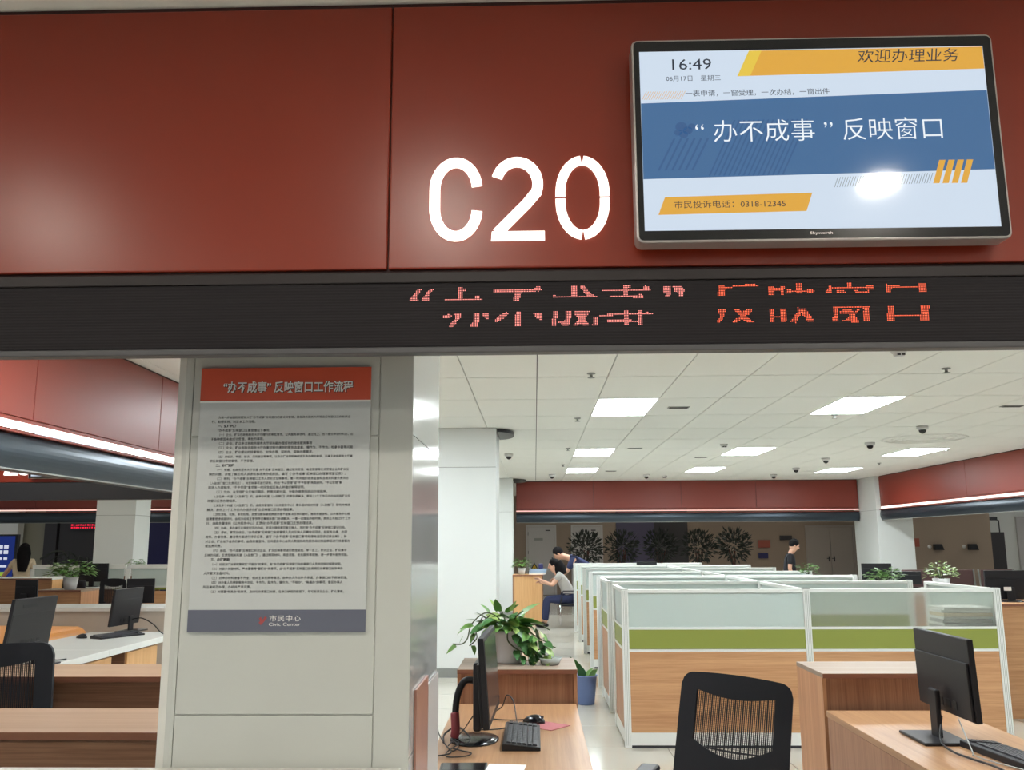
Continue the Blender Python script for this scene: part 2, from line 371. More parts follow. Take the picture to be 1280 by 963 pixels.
# inner side of the fascia: cove and band
# LED board
led = empty('led_display_board', (0, 2.08, 2.0), label='long black LED board with red scrolling Chinese characters under the red fascia', cat='led display')
MB().box(-3.9, 3.2, .0, .03, .015, .172).build('display_face', M['led_face'], led)
MB().box(-3.9, 3.2, -.004, .03, .174, .2).build('top_rail', M['led_frame'], led, bev=.002)
MB().box(-3.9, 3.2, -.006, .032, -.002, .0135).build('bottom_rail', M['grey_lip'], led, bev=.003)
LED = "0:49-3,100-3,123-4,129-3,157-5,171-1,236-7,269-4,302-3;1:22-3,30-3,49-5,99-4,123-4,129-4,157-5,170-4,183-5,189-6,219-4,228-17,269-4,302-3,327-1,348-5;2:21-3,29-3,49-5,72-32,123-4,130-4,157-3,170-4,183-5,190-6,219-9,251-4,259-3,269-4,290-2,302-3,314-5,327-9,348-5;3:21-3,28-3,49-3,72-28,101-1,123-4,131-3,143-32,183-5,190-7,219-5,251-11,269-4,290-29,327-26;4:20-3,28-2,49-3,86-5,123-4,131-4,157-3,183-5,190-7,219-4,251-10,263-3,269-4,276-4,289-3,314-5,327-4,348-5;5:19-3,27-3,49-3,86-4,123-4,132-4,157-3,183-5,192-4,218-5,251-4,259-2,263-18,288-4,295-5,306-3,315-1,327-3,348-5;6:18-4,26-3,49-3,60-3,86-4,111-2,123-4,133-5,157-3,167-2,185-3,193-3,218-5,251-4,259-2,262-4,269-4,276-4,288-4,295-6,307-9,327-3,348-5;7:17-5,25-5,49-3,60-3,85-5,111-29,148-22,184-3,193-3,218-5,251-4,259-2;8:17-6,25-5,40-25,85-4,163-7;9:85-4;16:269-1,292-24,327-4,348-6;17:80-1,87-3,111-3,119-4,125-10,157-3,166-3,218-5,228-4,236-4,251-3,258-4,269-6,292-3,311-4,327-4,348-6;18:42-2,46-5,59-4,65-4,78-4,87-3,98-6,111-3,119-4,125-9,157-3,166-3,171-2,218-5,229-4,234-6,251-3,258-4,269-6,292-3,298-6,307-2,312-3,327-4,348-5;19:39-6,47-4,59-4,65-4,76-5,86-4,99-5,111-3,119-4,125-9,146-30,218-4,230-9,251-3,258-4,269-7,292-3,296-9,306-2,311-4,327-4,348-5;20:39-5,47-4,59-4,66-3,75-5,86-4,99-5,111-3,119-4,126-7,141-9,157-3,166-3,219-3,231-7,251-3,258-4,268-3,272-4,292-3,296-11,311-4,327-4,348-5;21:47-3,59-4,67-2,74-5,86-4,100-4,111-3,119-4,127-5,137-3,157-3,166-3,219-3,232-4,251-3,258-4,267-4,272-5,292-3,302-4,311-4,326-5,348-5;22:46-3,59-4,73-4,86-4,102-2,110-3,119-3,127-5,137-3,157-3,166-3,219-2,231-6,251-11,267-3,273-5,292-3,302-4,311-4,326-27;23:45-3,59-4,73-2,86-4,110-3,118-4,127-5,137-3,146-16,166-3,218-3,229-9,251-3,258-4,266-3,274-4,291-4,301-6,311-4,326-5,347-6;24:44-4,58-4,86-4,110-3,114-8,126-7,137-3,146-23,217-3,228-4,234-5,251-3,258-4,265-4,274-5,291-4,300-7,311-4,326-5,347-6;25:44-3,57-5,86-4,110-3,116-6,125-9,137-3,157-3,166-3,217-2,227-3,236-5,251-3,258-3,264-4,275-4,291-4,297-11,311-4,326-5,347-6;26:43-3,57-5,86-4,110-3,117-4,124-3,130-4,136-4,157-3,166-3,267-1,303-5"
for nm, lo, hi, mt in (('lit_dots', 0, 205, 'dot_pink'), ('lit_dots', 205, 999, 'dot_red')):
    mb = MB()
    for row in LED.split(';'):
        r_, runs = row.split(':'); r_ = int(r_)
        for q in runs.split(','):
            a, n = map(int, q.split('-'))
            for c in range(a, a+n):
                if lo <= c < hi:
                    X = -.36+c*.0037; Z = .16-r_*.0037; h = .00118
                    vs = [(X+h*math.cos(t*math.pi/3), -.0012, Z+h*math.sin(t*math.pi/3)) for t in range(6)]
                    mb.add(vs, [(0,1,2,3,4,5)])
    o = mb.build(nm, M[mt], led, kind='stuff')
# C20
sg = empty('counter_number_sign', (0, 2.08, 0), label='glowing white counter number C20 on the red wall', cat='sign')
zt, zb = 2.495, 2.2765
cc = -.1875; wd = .0265
mb = MB(); ra = .0515; stroke(mb, [] + arc(cc, 2.411, ra+.001, .071, 6, 180, 22) + arc(cc, 2.361, ra+.001, .071, 180, 355, 22)  , wd, -.0055, -.002)
mb.build('letter_c', M['letter'], sg)
cx = -.0345; mb = MB()
stroke(mb, arc(cx-.002, 2.4235, .0515, .058, 163, -22, 18) + [(cx+.022, 2.372), (cx-.051, 2.2965)], wd, -.0055, -.002)
mb.prism([(cx-.066, 2.2765), (cx+.0655, 2.2765), (cx+.0655, 2.301), (cx-.064, 2.301)], -.0055, -.002)
mb.build('digit_two', M['letter'], sg)
cx = .125; mb = MB()
for sx in (1, -1):
    for sz in (1, -1):
        pts_ = [(cx+sx*.0545, 2.3865+sz*.0028)] + [(cx+sx*.0545*math.cos(R(t)), 2.3865+sz*(.012+.0845*math.sin(R(t)))) for t in range(0, 88, 6)] + [(cx+sx*.0024, 2.3865+sz*.0966)]
        stroke(mb, pts_, .0238, -.0055, -.002)
mb.build('digit_zero', M['letter'], sg)

# left / right / back fascias seen from inside: red panels, lit cove, curved dark band
def fascia(name, run, L0, L1, cuts, flip, parent_loc, rz, dim=False):
    """local x runs along the wall, local -y faces the office"""
    w_ = empty(name, parent_loc, rz, kind='structure')
    cuts = [L0]+cuts+[L1]
    for a, b in zip(cuts, cuts[1:]): MB().box(a+.003, b-.003, 0, .05, 2.3, 2.915).build('panel', M['red_in'], w_, bev=.004)
    MB().box(L0, L1, .012, .2, 2.3, 2.93).build('backing', M['red_seam'], w_)
    MB().box(L0, L1, .0, .2, 2.275, 2.297).build('lip', M['red_in'], w_, bev=.003)
    MB().box(L0, L1, .012, .03, 2.24 if dim else 2.232, 2.262 if dim else 2.274).build('light_strip', M['cove_dim' if dim else 'cove_mid' if rz < 0 else 'cove'], w_)
    MB().box(L0, L1, -.03, .2, 2.2, 2.214).build('shelf', M['red_in'], w_, bev=.003)
    pts = [(.18, 2.2)]+[(.0-.055*math.sin(R(t))*1.0+.06*(1-math.cos(R(t))), 2.195-.2*t/90) for t in range(0, 91, 10)]+[(.18, 1.995)]
    MB().prism(pts, L0, L1, 'x', smooth=False).build('curved_band', M['band'], w_)
    MB().box(L0, L1, .0, .012, 1.985, 1.994).build('bottom_trim', M['alu_dark'], w_)
    return w_
# local x -> world: left wall faces +X (rz=+90: local x->+Y, local -y -> +X)
fascia('wall_left', 0, 2.3, 9.0, [5.32, 7.16], 0, (XL, 0, 0), R(90))
# right wall faces -X (rz=-90: local x -> -Y, local -y -> -X)
fascia('wall_right', 0, -19.5, -2.3, [-12.55, -15.6, -9.5, -6.4][::-1][::-1] and [-15.6, -12.55, -9.5, -6.4], 0, (XR, 0, 0), R(-90))
fascia('wall_back', 0, -.42, 7.35, [1.35, 3.35, 5.05], 0, (0, YB, 0), 0, True)

# column with the poster
col = empty('trim_1', (0, 0, 0), kind='structure')
MB().box(-.986, -.334, 2.406, 3.06, 0, 2.93).build('core', M['column_joint'], col)
for a, b in ((0, 1.109), (1.113, 1.837), (1.841, 2.93)):
    MB().box(-.941, -.424, 2.4, 2.41, a, b).build('stone_slab', M['column'], col, bev=.0015)
rc_ = [(-.943, 2.4)]+[(-.943-.05*math.sin(R(t)), 2.45-.05*math.cos(R(t))) for t in range(10, 91, 16)]+[(-.993, 3.06), (-.943, 3.06)]
MB().prism(rc_, 0, 2.93, 'z').build('rounded_corner', M['column'], col)
MB().box(-.422, -.33, 2.4, 2.41, 0, 2.93).build('stone_slab', M['column'], col, bev=.002)
for a, b in ((0, 1.0), (1.004, 1.838), (1.842, 2.93)):
    MB().box(-.334, -.33, 2.412, 3.058, a, b).build('side_slab', M['column_side'], col)
# second column, far left column, right column, column of the neighbouring counter island
def column(n, x0, x1, y0, y1, joints, m='white_wall'):
    c = empty('trim_%d' % n, (0, 0, 0), kind='structure')
    MB().box(x0+.004, x1-.004, y0+.004, y1-.004, 0, H).build('core', M['ceil_gap'], c)
    js = [.1]+joints+[H]
    for a, b in zip(js, js[1:]): MB().box(x0, x1, y0, y1, a+.002, b-.002).build('cladding', M[m], c, bev=.003)
    MB().box(x0-.006, x1+.006, y0-.006, y1+.006, 0, .1).build('plinth', M['alu_dark'], c)
    return c
c2 = column(2, -1.42, -.46, 10.75, 11.7, [2.45])
mb = MB(); mb.prism([(-.452+.2*math.sin(R(t))*1., 11.2-.42*math.cos(R(t))) for t in range(0, 181, 12)], H-.05, H-.008, 'z'); mb.build('round_collar', M['band_dark'], c2)
c3 = column(3, -1.1, -.47, 19.4, 20.4, [2.2])
mb = MB(); mb.prism([(-.465+.28*math.sin(R(t)), 19.9-.42*math.cos(R(t))) for t in range(0, 181, 12)], H-.05, H-.008, 'z'); mb.build('round_collar', M['ceil_gap'], c3)
column(4, 7.37, 8.13, 19.52, 20.9, [2.2])
column(5, -6.93, -6.3, 14.0, 14.55, [2.0])

# hall beyond the back fascia
hb = MB().box(-3, 8.0, 27.0, 27.2, 0, H).build('wall_hall', M['brown_wall']); hb['kind'] = 'structure'
MB().box(8.0, 10.2, 27.0, 27.2, 0, H).build('wall_end', M['brown_wall'], hb)
MB().box(2.43, 4.2, 26.93, 27.0, 0, 2.9).build('purple_panel', M['purple_wall'], hb)
MB().box(3.55, 4.55, 26.9, 26.99, 0, 2.9).build('dark_panel', M['charcoal'], hb)
def door(n, x0, x1, y, h, leafs, m, hinge=-1):
    d = empty('door_%d' % n, (0, y, 0), kind='structure')
    MB().box(x0-.06, x0, -.07, .0, 0, h+.06).box(x1, x1+.06, -.07, 0, 0, h+.06).box(x0, x1, -.07, 0, h, h+.06).build('door_frame', M[m], d, bev=.004)
    w_ = (x1-x0)/leafs
    for k in range(leafs):
        a = x0+k*w_+.006; lf = MB().box(a, a+w_-.012, -.05, -.01, .01, h-.006).build('door_leaf', M[m], d, bev=.003)
        hx = a+w_-.09 if (leafs == 1) else (a+w_-.09 if k == 0 else a+.06)
        MB().box(hx, hx+.03, -.07, -.05, .95, 1.1).box(hx-.06, hx+.03, -.09, -.075, 1.03, 1.05).build('door_handle', M['band_dark'], lf)
    return d
d1 = door(1, -.21, .58, 27.0, 2.0, 1, 'door'); d2 = door(2, 1.14, 1.97, 27.0, 2.0, 1, 'door'); d3 = door(3, 8.1, 9.42, 27.0, 1.95, 2, 'door2')
for d in (d1, d2):
    x = .32 if d is d1 else 1.68
    MB().box(x, x+.14, -.056, -.051, 1.88, 1.91).build('room_plate', M['charcoal'], d)
MB().box(-.02, .24, -.056, -.051, 1.6, 1.67).build('name_plate', M['alu_dark'], d1)
for z in (.6, 1.2, 1.75): MB().box(-.215, -.195, -.06, -.05, z, z+.1).build('hinge', M['charcoal'], d1)
# right hall: brown wall, then a pale wall with a door
hr = MB().box(8.0, 11.0, 22.0, 22.15, 0, H).build('wall_side', M['brown_wall']); hr['kind'] = 'structure'
hp = MB().box(10.6, 16, 24.0, 24.15, 0, H).build('wall_corridor', M['white_wall']); hp['kind'] = 'structure'
d4 = door(4, 12.72, 13.65, 24.0, 2.1, 1, 'door')
MB().box(12.9, 13.02, -.056, -.051, 1.52, 1.58).build('room_plate', M['charcoal'], d4)
# left: neighbouring island and the wall beyond
wl = MB().box(-20, -9, 25, 25.2, 0, H).build('wall_beyond', M['green_wall']); wl['kind'] = 'structure'
MB().box(-13.7, -13.35, 24.8, 24.99, 0, 2.9).build('dark_pier', M['charcoal'], wl)
MB().box(-13.3, -11.95, 24.85, 24.99, 0, 2.5).build('dark_board', M['charcoal'], wl)
MB().box(-11.95, -9, 24.85, 24.99, 0, 2.6).build('navy_board', M['navy'], wl)
MB().box(-15.2, -14.35, 24.6, 24.9, 0, 2.9).build('pale_pier', M['ceil'], wl)
wi = empty('wall_island', (0, 9.0, 0), kind='structure')
for a, b in ((-9.4, -7.6), (-7.6, -5.9), (-5.9, -3.25)): MB().box(a+.002, b-.002, 0, .15, 2.18, 2.915).build('panel', M['red'], wi, bev=.004)
MB().box(-9.4, -3.25, -.004, .15, 2.0, 2.176).build('led_band', M['band_dark'], wi, bev=.003)
wj = fascia('wall_island_back', 0, -14, -6.8, [-12.2, -10.4, -8.6], 0, (0, 18.4, 0), 0, True)
sn = empty('counter_number_sign', (0, 8.98, 0), label='glowing white counter number partly hidden behind the dark curved band at left', cat='sign')
mb = MB(); cx = -5.355
stroke(mb, arc(cx, 2.43, .055, .055, 172, -28, 12)+[(cx-.055, 2.272)], .034, -.02, .01)
mb.prism([(cx-.07, 2.25), (cx+.06, 2.25), (cx+.06, 2.277), (cx-.07, 2.277)], -.02, .01); mb.build('digit_two', M['letter'], sn)
mb = MB(); cx = -5.225
stroke(mb, [(cx+.05, 2.47), (cx-.045, 2.47), (cx-.05, 2.385)]+arc(cx, 2.325, .056, .06, 110, -150, 16), .03, -.02, .01); mb.build('digit_five', M['letter'], sn)
tv2 = empty('wall_tv', (0, 9, 0), label='small-looking wall TV beside the far counter number at left', cat='television')
MB().box(-5.16, -4.3, -.06, -.005, 2.212, 2.73).build('frame', M['silver'], tv2, bev=.008)
MB().box(-5.15, -4.31, -.064, -.058, 2.218, 2.72).build('bezel', M['black_gloss'], tv2)
MB().box(-5.125, -4.335, -.068, -.062, 2.236, 2.69).build('screen', M['s_white'], tv2)
rt = empty('led_ticker', (0, 24.7, 0), label='small bright red LED ticker above the navy board in the far left hall', cat='led display')
MB().box(-12.95, -11.2, 0, .07, 1.95, 2.2).build('housing', M['band_dark'], rt)
mb = MB(); rng = random.Random(5)
for k in range(26):
    x = -12.9+k*.064
    for zz in (2.01, 2.08):
        mb.box(x, x+rng.uniform(.02, .05), -.01, -.002, zz-.02, zz+.012+rng.random()*.01)
mb.build('lit_text', M['dot_far'], rt, kind='stuff')
# ================================================================== POSTER
po = empty('poster_board', (0, 2.39, 0), label='white wall poster with orange-red header and slate footer on the column', cat='poster')
MB().box(-.917, -.446, 0, .008, 1.321, 2.028).build('board', M['p_grey'], po, bev=.001)
MB().box(-.9172, -.4458, -.0012, .001, 1.9365, 2.0282).build('header', M['p_red'], po)
MB().box(-.9172, -.4458, -.0012, .001, 1.9315, 1.9365).build('white_rule', M['p_white'], po)
MB().box(-.9172, -.4458, -.0012, .001, 1.3208, 1.3775).build('footer', M['p_slate'], po)
text('title', '“办不成事” 反映窗口工作流程', M['p_ink'], po, -.8525, -.4935, 1.9725, -.0018, h=.0325, bold=.022)
text('title', '“办不成事” 反映窗口工作流程', M['p_white'], po, -.854, -.495, 1.974, -.0026, h=.0325, bold=.022)
LINES = """　　为进一步加强政务服务大厅“办不成事”反映窗口的建设和管理，确保政务服务大厅常态反映窗口工作有序运
行、取得实效，制定本工作流程。
#　　一、受理范围
　　“办不成事”反映窗口主要受理以下事项:
　　（一）企业、群众在政务服务大厅办理行政审批事项、公共服务事项时，通过线上、线下提交申请材料后，由
于各种原因未能成功受理、审批的事项。
　　（二）企业、群众多次到政务服务大厅却未能办理成功的政务服务事项
　　（三）企业、群众到政务服务大厅办事过程中遇到的服务态度差、慢作为、不作为、吃拿卡要等问题
　　（四）企业、群众提出的特事特办、加快办理、延时办、容缺办等需求。
　　（五）对投诉、举报、信访、行政复议等事项，以及法律法规明确规定不予办理的事项，不属于政务服务大厅事
项反映窗口受理事项，不予受理。
#　　二、办理流程
　　（一）受理。在政务服务大厅设置“办不成事”反映窗口，通过现场受理、电话受理等方式受理企业和群众反
映的问题，详细了解反映人诉求和事项未办成原因，填写《“办不成事”反映窗口办理事项登记表》。
　　（二）研判。“办不成事”反映窗口工作人员针对反映事项，第一时间组织政务监督科及相关科室负责同志
（入驻部门窗口负责同志），对反映事项进行研判，作出“予以受理”或“不予受理”两类研判。“予以受理”事
项进入办理程序，“不予受理”事项第一时间告知反映人并做好解释说明。
　　（三）交办。在受理群众反映问题后，按照问题分类、分级办理原则启动办理程序。
　　1.涉及单一科室（入驻部门）的，由承办科室（入驻部门）内部协调解决，原则上1个工作日内办结并向群众反
映窗口反馈办理结果。
　　2.涉及多个科室（入驻部门）的，由政务督查科（公共服务中心）牵头组织相关科室（入驻部门）研究并推进
解决，原则上1个工作日内办结并向群众反映窗口反馈办理结果。
　　3.涉及流程、机制、审批权限、政策创新突破或跨层办理不能解决反映问题时，报政务督查科、公共服务中心根
据需要提请调度研判，由相关组或主管领导召集相关部门协调解决，一事一议提出办结时限，原则上不超过5个工作
日，由政务督查科（公共服务中心）反馈向“办不成事”反映窗口反馈办理结果。
　　（四）办结。承办单位在规定时间内办结，并将办理结果回复反映人，同时报“办不成事”反映窗口登记归档。
　　（五）评价。事项办结后，“办不成事”反映窗口安排事项人员对反映人开展电话回访，在服务态度、办理
效率、办事效果、廉洁等方面进行评价反馈，填写《“办不成事”反映窗口事项处理电话回访记录台账》，针
对企业、群众给予差评的事项，由政务督查科、公共服务中心会同大数据和政务服务局纪检监察组进行核查督办
或追责问责。
　　（六）总结。“办不成事”反映窗口针对企业、群众反映事项进行梳理总结，举一反三，针对企业、群众集中
反映的问题，反馈至相关科室（入驻部门），通过精简材料、再造流程、优化服务等措施，进一步提升服务效能。
#　　三、办理原则
　　（一）对因法律法规政策规定“不能办”的事项，由“办不成事”反映窗口与办事窗口人员共同做好解释说明。
　　（二）对缺少关键材料、基本要素等“暂缓办”的事项，由“办不成事”反映窗口协调相应办事窗口指导申办
人按要求准备材料。
　　（三）对申办材料准备不齐全，但对主体资质等情况，由申办人作出补齐承诺，办事窗口给予容缺受理。
　　（四）对办事人员履职服务不到位、不作为、乱作为、慢作为，“不给办”、“拖着办”的事项，督促办事人
员迅速规范办理，办结并严肃问责。
　　（五）对需要“特殊办”的事项，及时与办事窗口对接，在依法依规的前提下，尽可能满足企业、群众需求。""".split('\n')
for i, ln in enumerate(LINES):
    z = 1.8905 - i*.01195
    b = ln.startswith('#'); ln = ln.lstrip('#')
    ind = len(ln)-len(ln.lstrip('　')); ln = ln.lstrip('　')
    n = sum(1 if ord(c) > 255 or c in '“”' else .55 for c in ln)
    s = .0086
    full = (.398-ind*.0088)/n
    if full < .0092 and full > .0072 and not b: s = min(full, .0088)
    text('text_line', ln, M['p_ink'], po, -.882+ind*.0088, 0, z-.003, -.0006, size=s*.98, bold=.03 if b else .006)
text('footer_name', '市民中心', M['p_white'], po, -.7, -.617, 1.3557, -.0018, h=.0155)
text('footer_name', 'Civic Center', M['p_white'], po, -.701, -.617, 1.3405, -.0018, h=.0085)
mb = MB()
mb.prism([(-.728, 1.355), (-.718, 1.342), (-.706, 1.357), (-.712, 1.361), (-.718, 1.351), (-.723, 1.36)], -.0018, -.001)
mb.prism([(-.728, 1.345), (-.722, 1.338), (-.716, 1.345), (-.722, 1.352)], -.0019, -.001)
mb.build('footer_logo', M['p_logo'], po)

# ================================================================== TV
tv = empty('wall_tv', (0, 2.0, 0), label='large wall-mounted TV on the red wall showing 16:49 and a blue service notice', cat='television')
def rrect(x0, x1, z0, z1, r, n=5):
    p = []
    for cx, cz, a in ((x1-r, z1-r, 0), (x0+r, z1-r, 90), (x0+r, z0+r, 180), (x1-r, z0+r, 270)):
        p += [(cx+r*math.cos(R(a+90*i/n)), cz+r*math.sin(R(a+90*i/n))) for i in range(n+1)]
    return p
MB().prism(rrect(.246, 1.118, 2.241, 2.76, .016), 0, .055).build('frame', M['silver'], tv, bev=.004)
MB().prism(rrect(.2515, 1.1125, 2.2465, 2.7545, .011), -.0012, .02).build('bezel', M['black_gloss'], tv)
scn = MB().box(.265, 1.0925, -.0018, .0, 2.2695, 2.7275).build('screen', M['s_white'], tv)
def sq(name, pts, m, d, parent=None):
    return MB().prism(pts, -.002-d, -.0015-d).build(name, M[m], parent or scn)
sq('header_banner', [(.5, 2.659), (.531, 2.7255), (1.0915, 2.7255), (1.0915, 2.668)], 's_yel', .0002)
sq('banner_tip', [(.5, 2.659), (.531, 2.7255), (.562, 2.7255), (.531, 2.6595)], 's_yel2', .0008)
sq('notice_band', [(.2655, 2.592), (1.0915, 2.612), (1.0915, 2.411), (.2655, 2.3985)], 's_blue', .0002)
mb = MB(); rng = random.Random(3)
for k in range(16):
    x = .42+k*.0115; mb.prism([(x, 2.405), (x+.004, 2.405), (x+.07, 2.545), (x+.066, 2.545)], -.0029, -.0024)
for k in range(6):
    x = .30+k*.016; mb.prism([(x, 2.42), (x+.005, 2.42), (x+.045, 2.50), (x+.04, 2.50)], -.0029, -.0024)
mb.build('band_pattern', M['s_blue2'], scn, kind='stuff')
mb = MB()
for x, z, r_ in ((.36, 2.53, .012), (.375, 2.52, .01), (.365, 2.51, .009), (.385, 2.53, .008), (.352, 2.515, .008)): mb.prism(arc(x, z, r_*1.2, r_, 0, 330, 10), -.0031, -.0028)
mb.build('band_emblem', M['s_blue2'], scn, kind='stuff')
text('clock', '16:49', M['s_dark'], scn, .344, .4385, 2.692, -.0028, h=.0285)
text('date', '06月17日　星期三', M['s_dark'], scn, .328, .4595, 2.6555, -.0028, h=.0145)
text('welcome', '欢迎办理业务', M['s_dark'], scn, .790, 1.034, 2.705, -.0034, h=.035, sl=.12)
text('subtitle', '一表申请，一窗受理，一次办结，一窗出件', M['s_dark'], scn, .373, .718, 2.6155, -.0028, h=.0165)
text('notice_title', '“ 办不成事 ” 反映窗口', M['s_txt'], scn, .393, .977, 2.517, -.0036, h=.056, bold=-.006)
mb = MB()
for k in range(4):
    x = .944+k*.0215; mb.prism([(x, 2.3775), (x+.0145, 2.3775), (x+.034, 2.4355), (x+.0195, 2.4355)], -.0033, -.0028)
mb.build('amber_bars', M['s_yel'], scn)
mb = MB()
for k in range(38):
    x = .713+k*.0060; mb.prism([(x, 2.371+k*.0002), (x+.0013, 2.371+k*.0002), (x+.011, 2.396+k*.0002), (x+.0097, 2.396+k*.0002)], -.0031, -.0027)
mb.build('hatch_lines', M['s_grey'], scn, kind='stuff')
mb = MB()
for k in range(18):
    x = .268+k*.0055; mb.prism([(x, 2.6015), (x+.0012, 2.6015), (x+.012, 2.622), (x+.0108, 2.622)], -.0031, -.0027)
mb.build('hatch_lines', M['s_yel'], scn, kind='stuff')
sq('hotline_label', [(.298, 2.3085), (.315, 2.3525), (.661, 2.3585), (.645, 2.3135)], 's_yel', .0002)
text('hotline', '市民投诉电话：0318-12345', M['s_dark'], scn, .336, .597, 2.333, -.0028, h=.0185)
text('brand_text', 'Skyworth', M['silver'], tv, .650, .702, 2.2585, -.0016, h=.0085)

# ================================================================== FURNITURE BUILDERS
def monitor(loc, yaw, label, w_=.52, h_=.315, zc=.28, tilt=4, group=None, base='ellipse', back_lbl=None, cat='monitor', stand=True, roll=0, house=True, neck=None):
    """screen faces local -Y, back faces +Y; origin on the desk under the panel"""
    t = empty('monitor', loc, yaw, label, cat, group)
    rot = Matrix.Translation((0, -.03, zc)) @ Matrix.Rotation(R(-tilt), 4, 'X') @ Matrix.Rotation(R(roll), 4, 'Y')
    b = MB().box(-w_/2, w_/2, -.012, .012, -h_/2, h_/2, rot).build('panel', M['black'], t, bev=.004)
    MB().box(-w_/2+.014, w_/2-.014, -.0145, -.0125, -h_/2+.03, h_/2-.014, rot).build('screen', M['screen_off'], t)
    MB().box(-w_/2+.012, w_/2-.012, .012, .022 if house else .014, -h_/2+.006, h_/2*.42, rot).build('back_housing', M['black'], t, bev=.003)
    p = MB()
    for k in range(4): p.box(-.12+k*.06, -.085+k*.06, .021 if house else .013, .0235 if house else .0155, -h_/2+.03, -h_/2+.062, rot)
    p.build('ports', M['port'], t)
    if stand:
        MB().box(-.036, .036, .014, .034, .01, neck or zc-.02).build('stand_neck', M['black'], t, bev=.006)
        if base == 'ellipse':
            MB().lathe([(.1, 0), (.1, .006), (.06, .012), (0.001, .014)], 0, .03, n=28, sx=1.3, sy=.95).build('stand_base', M['black_gloss'], t)
        else:
            MB().box(-.13, .13, -.06, .13, 0, .012).build('stand_base', M['black'], t, bev=.005)
    return t
def tri_tube(name, pts, r, m, parent, n=8): return MB().tube(smooth_path(pts), r, n).build(name, M[m], parent)
def mesh_chair(loc, yaw, label, group=None, recl=14, roll=0, jacket=False):
    """office swivel chair, faces local -Y; origin at floor"""
    t = empty('office_chair', loc, yaw, label, 'chair', group)
    # five star base
    hub = MB().lathe([(.035, .05), (.035, .11), (.025, .12)], n=16)
    for k in range(5):
        a = R(72*k+18); hub.tube([(0.02*math.cos(a), .02*math.sin(a), .09), (.3*math.cos(a), .3*math.sin(a), .065)], [.022, .014], 8)
    hub.build('star_base', M['black'], t)
    for k in range(5):
        a = R(72*k+18); cx, cy = .3*math.cos(a), .3*math.sin(a)
        MB().lathe([(.001, -.012), (.024, -.012), (.026, 0), (.024, .012), (.001, .012)], n=14, cap=False).build('caster', M['black'], t)
        o = kids(t)[-1] if False else [c for c in COL.objects if c.parent is t and c.name.startswith('caster')][-1]
        o.location = (cx, cy, .027); o.rotation_euler = (R(90), 0, a)
    MB().tube([(0, 0, .1), (0, 0, .42)], .025, 12).build('gas_column', M['chrome'], t)
    MB().box(-.235, .235, -.25, .22, .43, .49).build('seat', M['blackfab'], t, bev=.03)
    rot = Matrix.Translation((0, .24, .5)) @ Matrix.Rotation(R(-recl), 4, 'X') @ Matrix.Rotation(R(roll), 4, 'Y')
    def T(x, z, y=0): return tuple(rot @ Vector((x, y - .04*math.cos(x/.25*1.3)+.02, z)))
    # back frame: ring between outer outline and window outline
    def outer(n=64):
        pts = rrect(-.235, .235, .0, .54, .06, 16); return pts
    def inner():
        pts = []
        W = .165
        seg = 16
        top = [(W-2*W*i/seg, .415-.045*math.sin(math.pi*i/seg)+.01*(1-2*i/seg)) for i in range(seg+1)]
        bot = [(-W+2*W*i/seg, .215-.035*math.sin(math.pi*i/seg)) for i in range(seg+1)]
        return top, bot
    top, bot = inner()
    mb = MB()
    # build ring as strips: top block, bottom block, sides (curved grid)
    def quadgrid(xa, xb, za_f, zb_f, nx):
        for s_, yy in ((0, -.012), (1, .012)):
            vs = []; 
            for i in range(nx+1):
                x = xa+(xb-xa)*i/nx; za, zb = za_f(x), zb_f(x)
                for j in range(5): vs.append(T(x, za+(zb-za)*j/4, yy))
            fs = [(i*5+j, (i+1)*5+j, (i+1)*5+j+1, i*5+j+1) for i in range(nx) for j in range(4)]
            mb.add(vs, fs, True)
        # rims
        for e in (0, 1):
            vs = []
            for i in range(nx+1):
                x = xa+(xb-xa)*i/nx; z = (za_f, zb_f)[e](x); vs += [T(x, z, -.012), T(x, z, .012)]
            mb.add(vs, [(2*i, 2*i+1, 2*i+3, 2*i+2) for i in range(nx)], True)
        for x in (xa, xb):
            vs = []
            for j in range(5):
                z = za_f(x)+(zb_f(x)-za_f(x))*j/4; vs += [T(x, z, -.012), T(x, z, .012)]
            mb.add(vs, [(2*j, 2*j+1, 2*j+3, 2*j+2) for j in range(4)], True)
    def lim(x, e):
        a = max(0, abs(x)-.185)/.05; c = .055*(1-math.sqrt(max(0, 1-min(1, a)**2)))
        return (.56-.012*(x/.235)**2-c) if e else c
    wt = lambda x: .478-.026*math.cos(x/.165*math.pi/2) if abs(x) < .165 else .478
    wb = lambda x: .262-.06*math.cos(x/.165*math.pi/2) if abs(x) < .165 else .262
    taper = lambda z: 1.
    quadgrid(-.165, .165, wt, lambda x: lim(x, 1), 14)
    quadgrid(-.165, .165, lambda x: lim(x, 0), wb, 14)
    quadgrid(-.235, -.165, lambda x: lim(x, 0), lambda x: lim(x, 1), 8)
    quadgrid(.165, .235, lambda x: lim(x, 0), lambda x: lim(x, 1), 8)
    mb.build('back_frame', M['blackfab'], t)
    # woven mesh: many thin straps
    ms = MB()
    n = 40
    for k in range(n):
        x = -.165+.33*(k+.5)/n; wdt = .0022 if k % 4 else .0036
        z0, z1 = wb(x)-.004, wt(x)+.004
        ms.add([T(x-wdt, z0), T(x+wdt, z0), T(x+wdt, z1), T(x-wdt, z1)], [(0,1,2,3)])
    for k in range(34):
        z = .20+.28*k/34
        vs = []
        for i in range(9):
            x = -.163+.326*i/8
            if True: vs += [T(x, z, .001), T(x, z+.0012, .001)]
        for i in range(8):
            x = -.163+.326*(i+.5)/8
            if wb(x) < z < wt(x): ms.add([vs[2*i], vs[2*i+1], vs[2*i+3], vs[2*i+2]], [(0,1,2,3)])
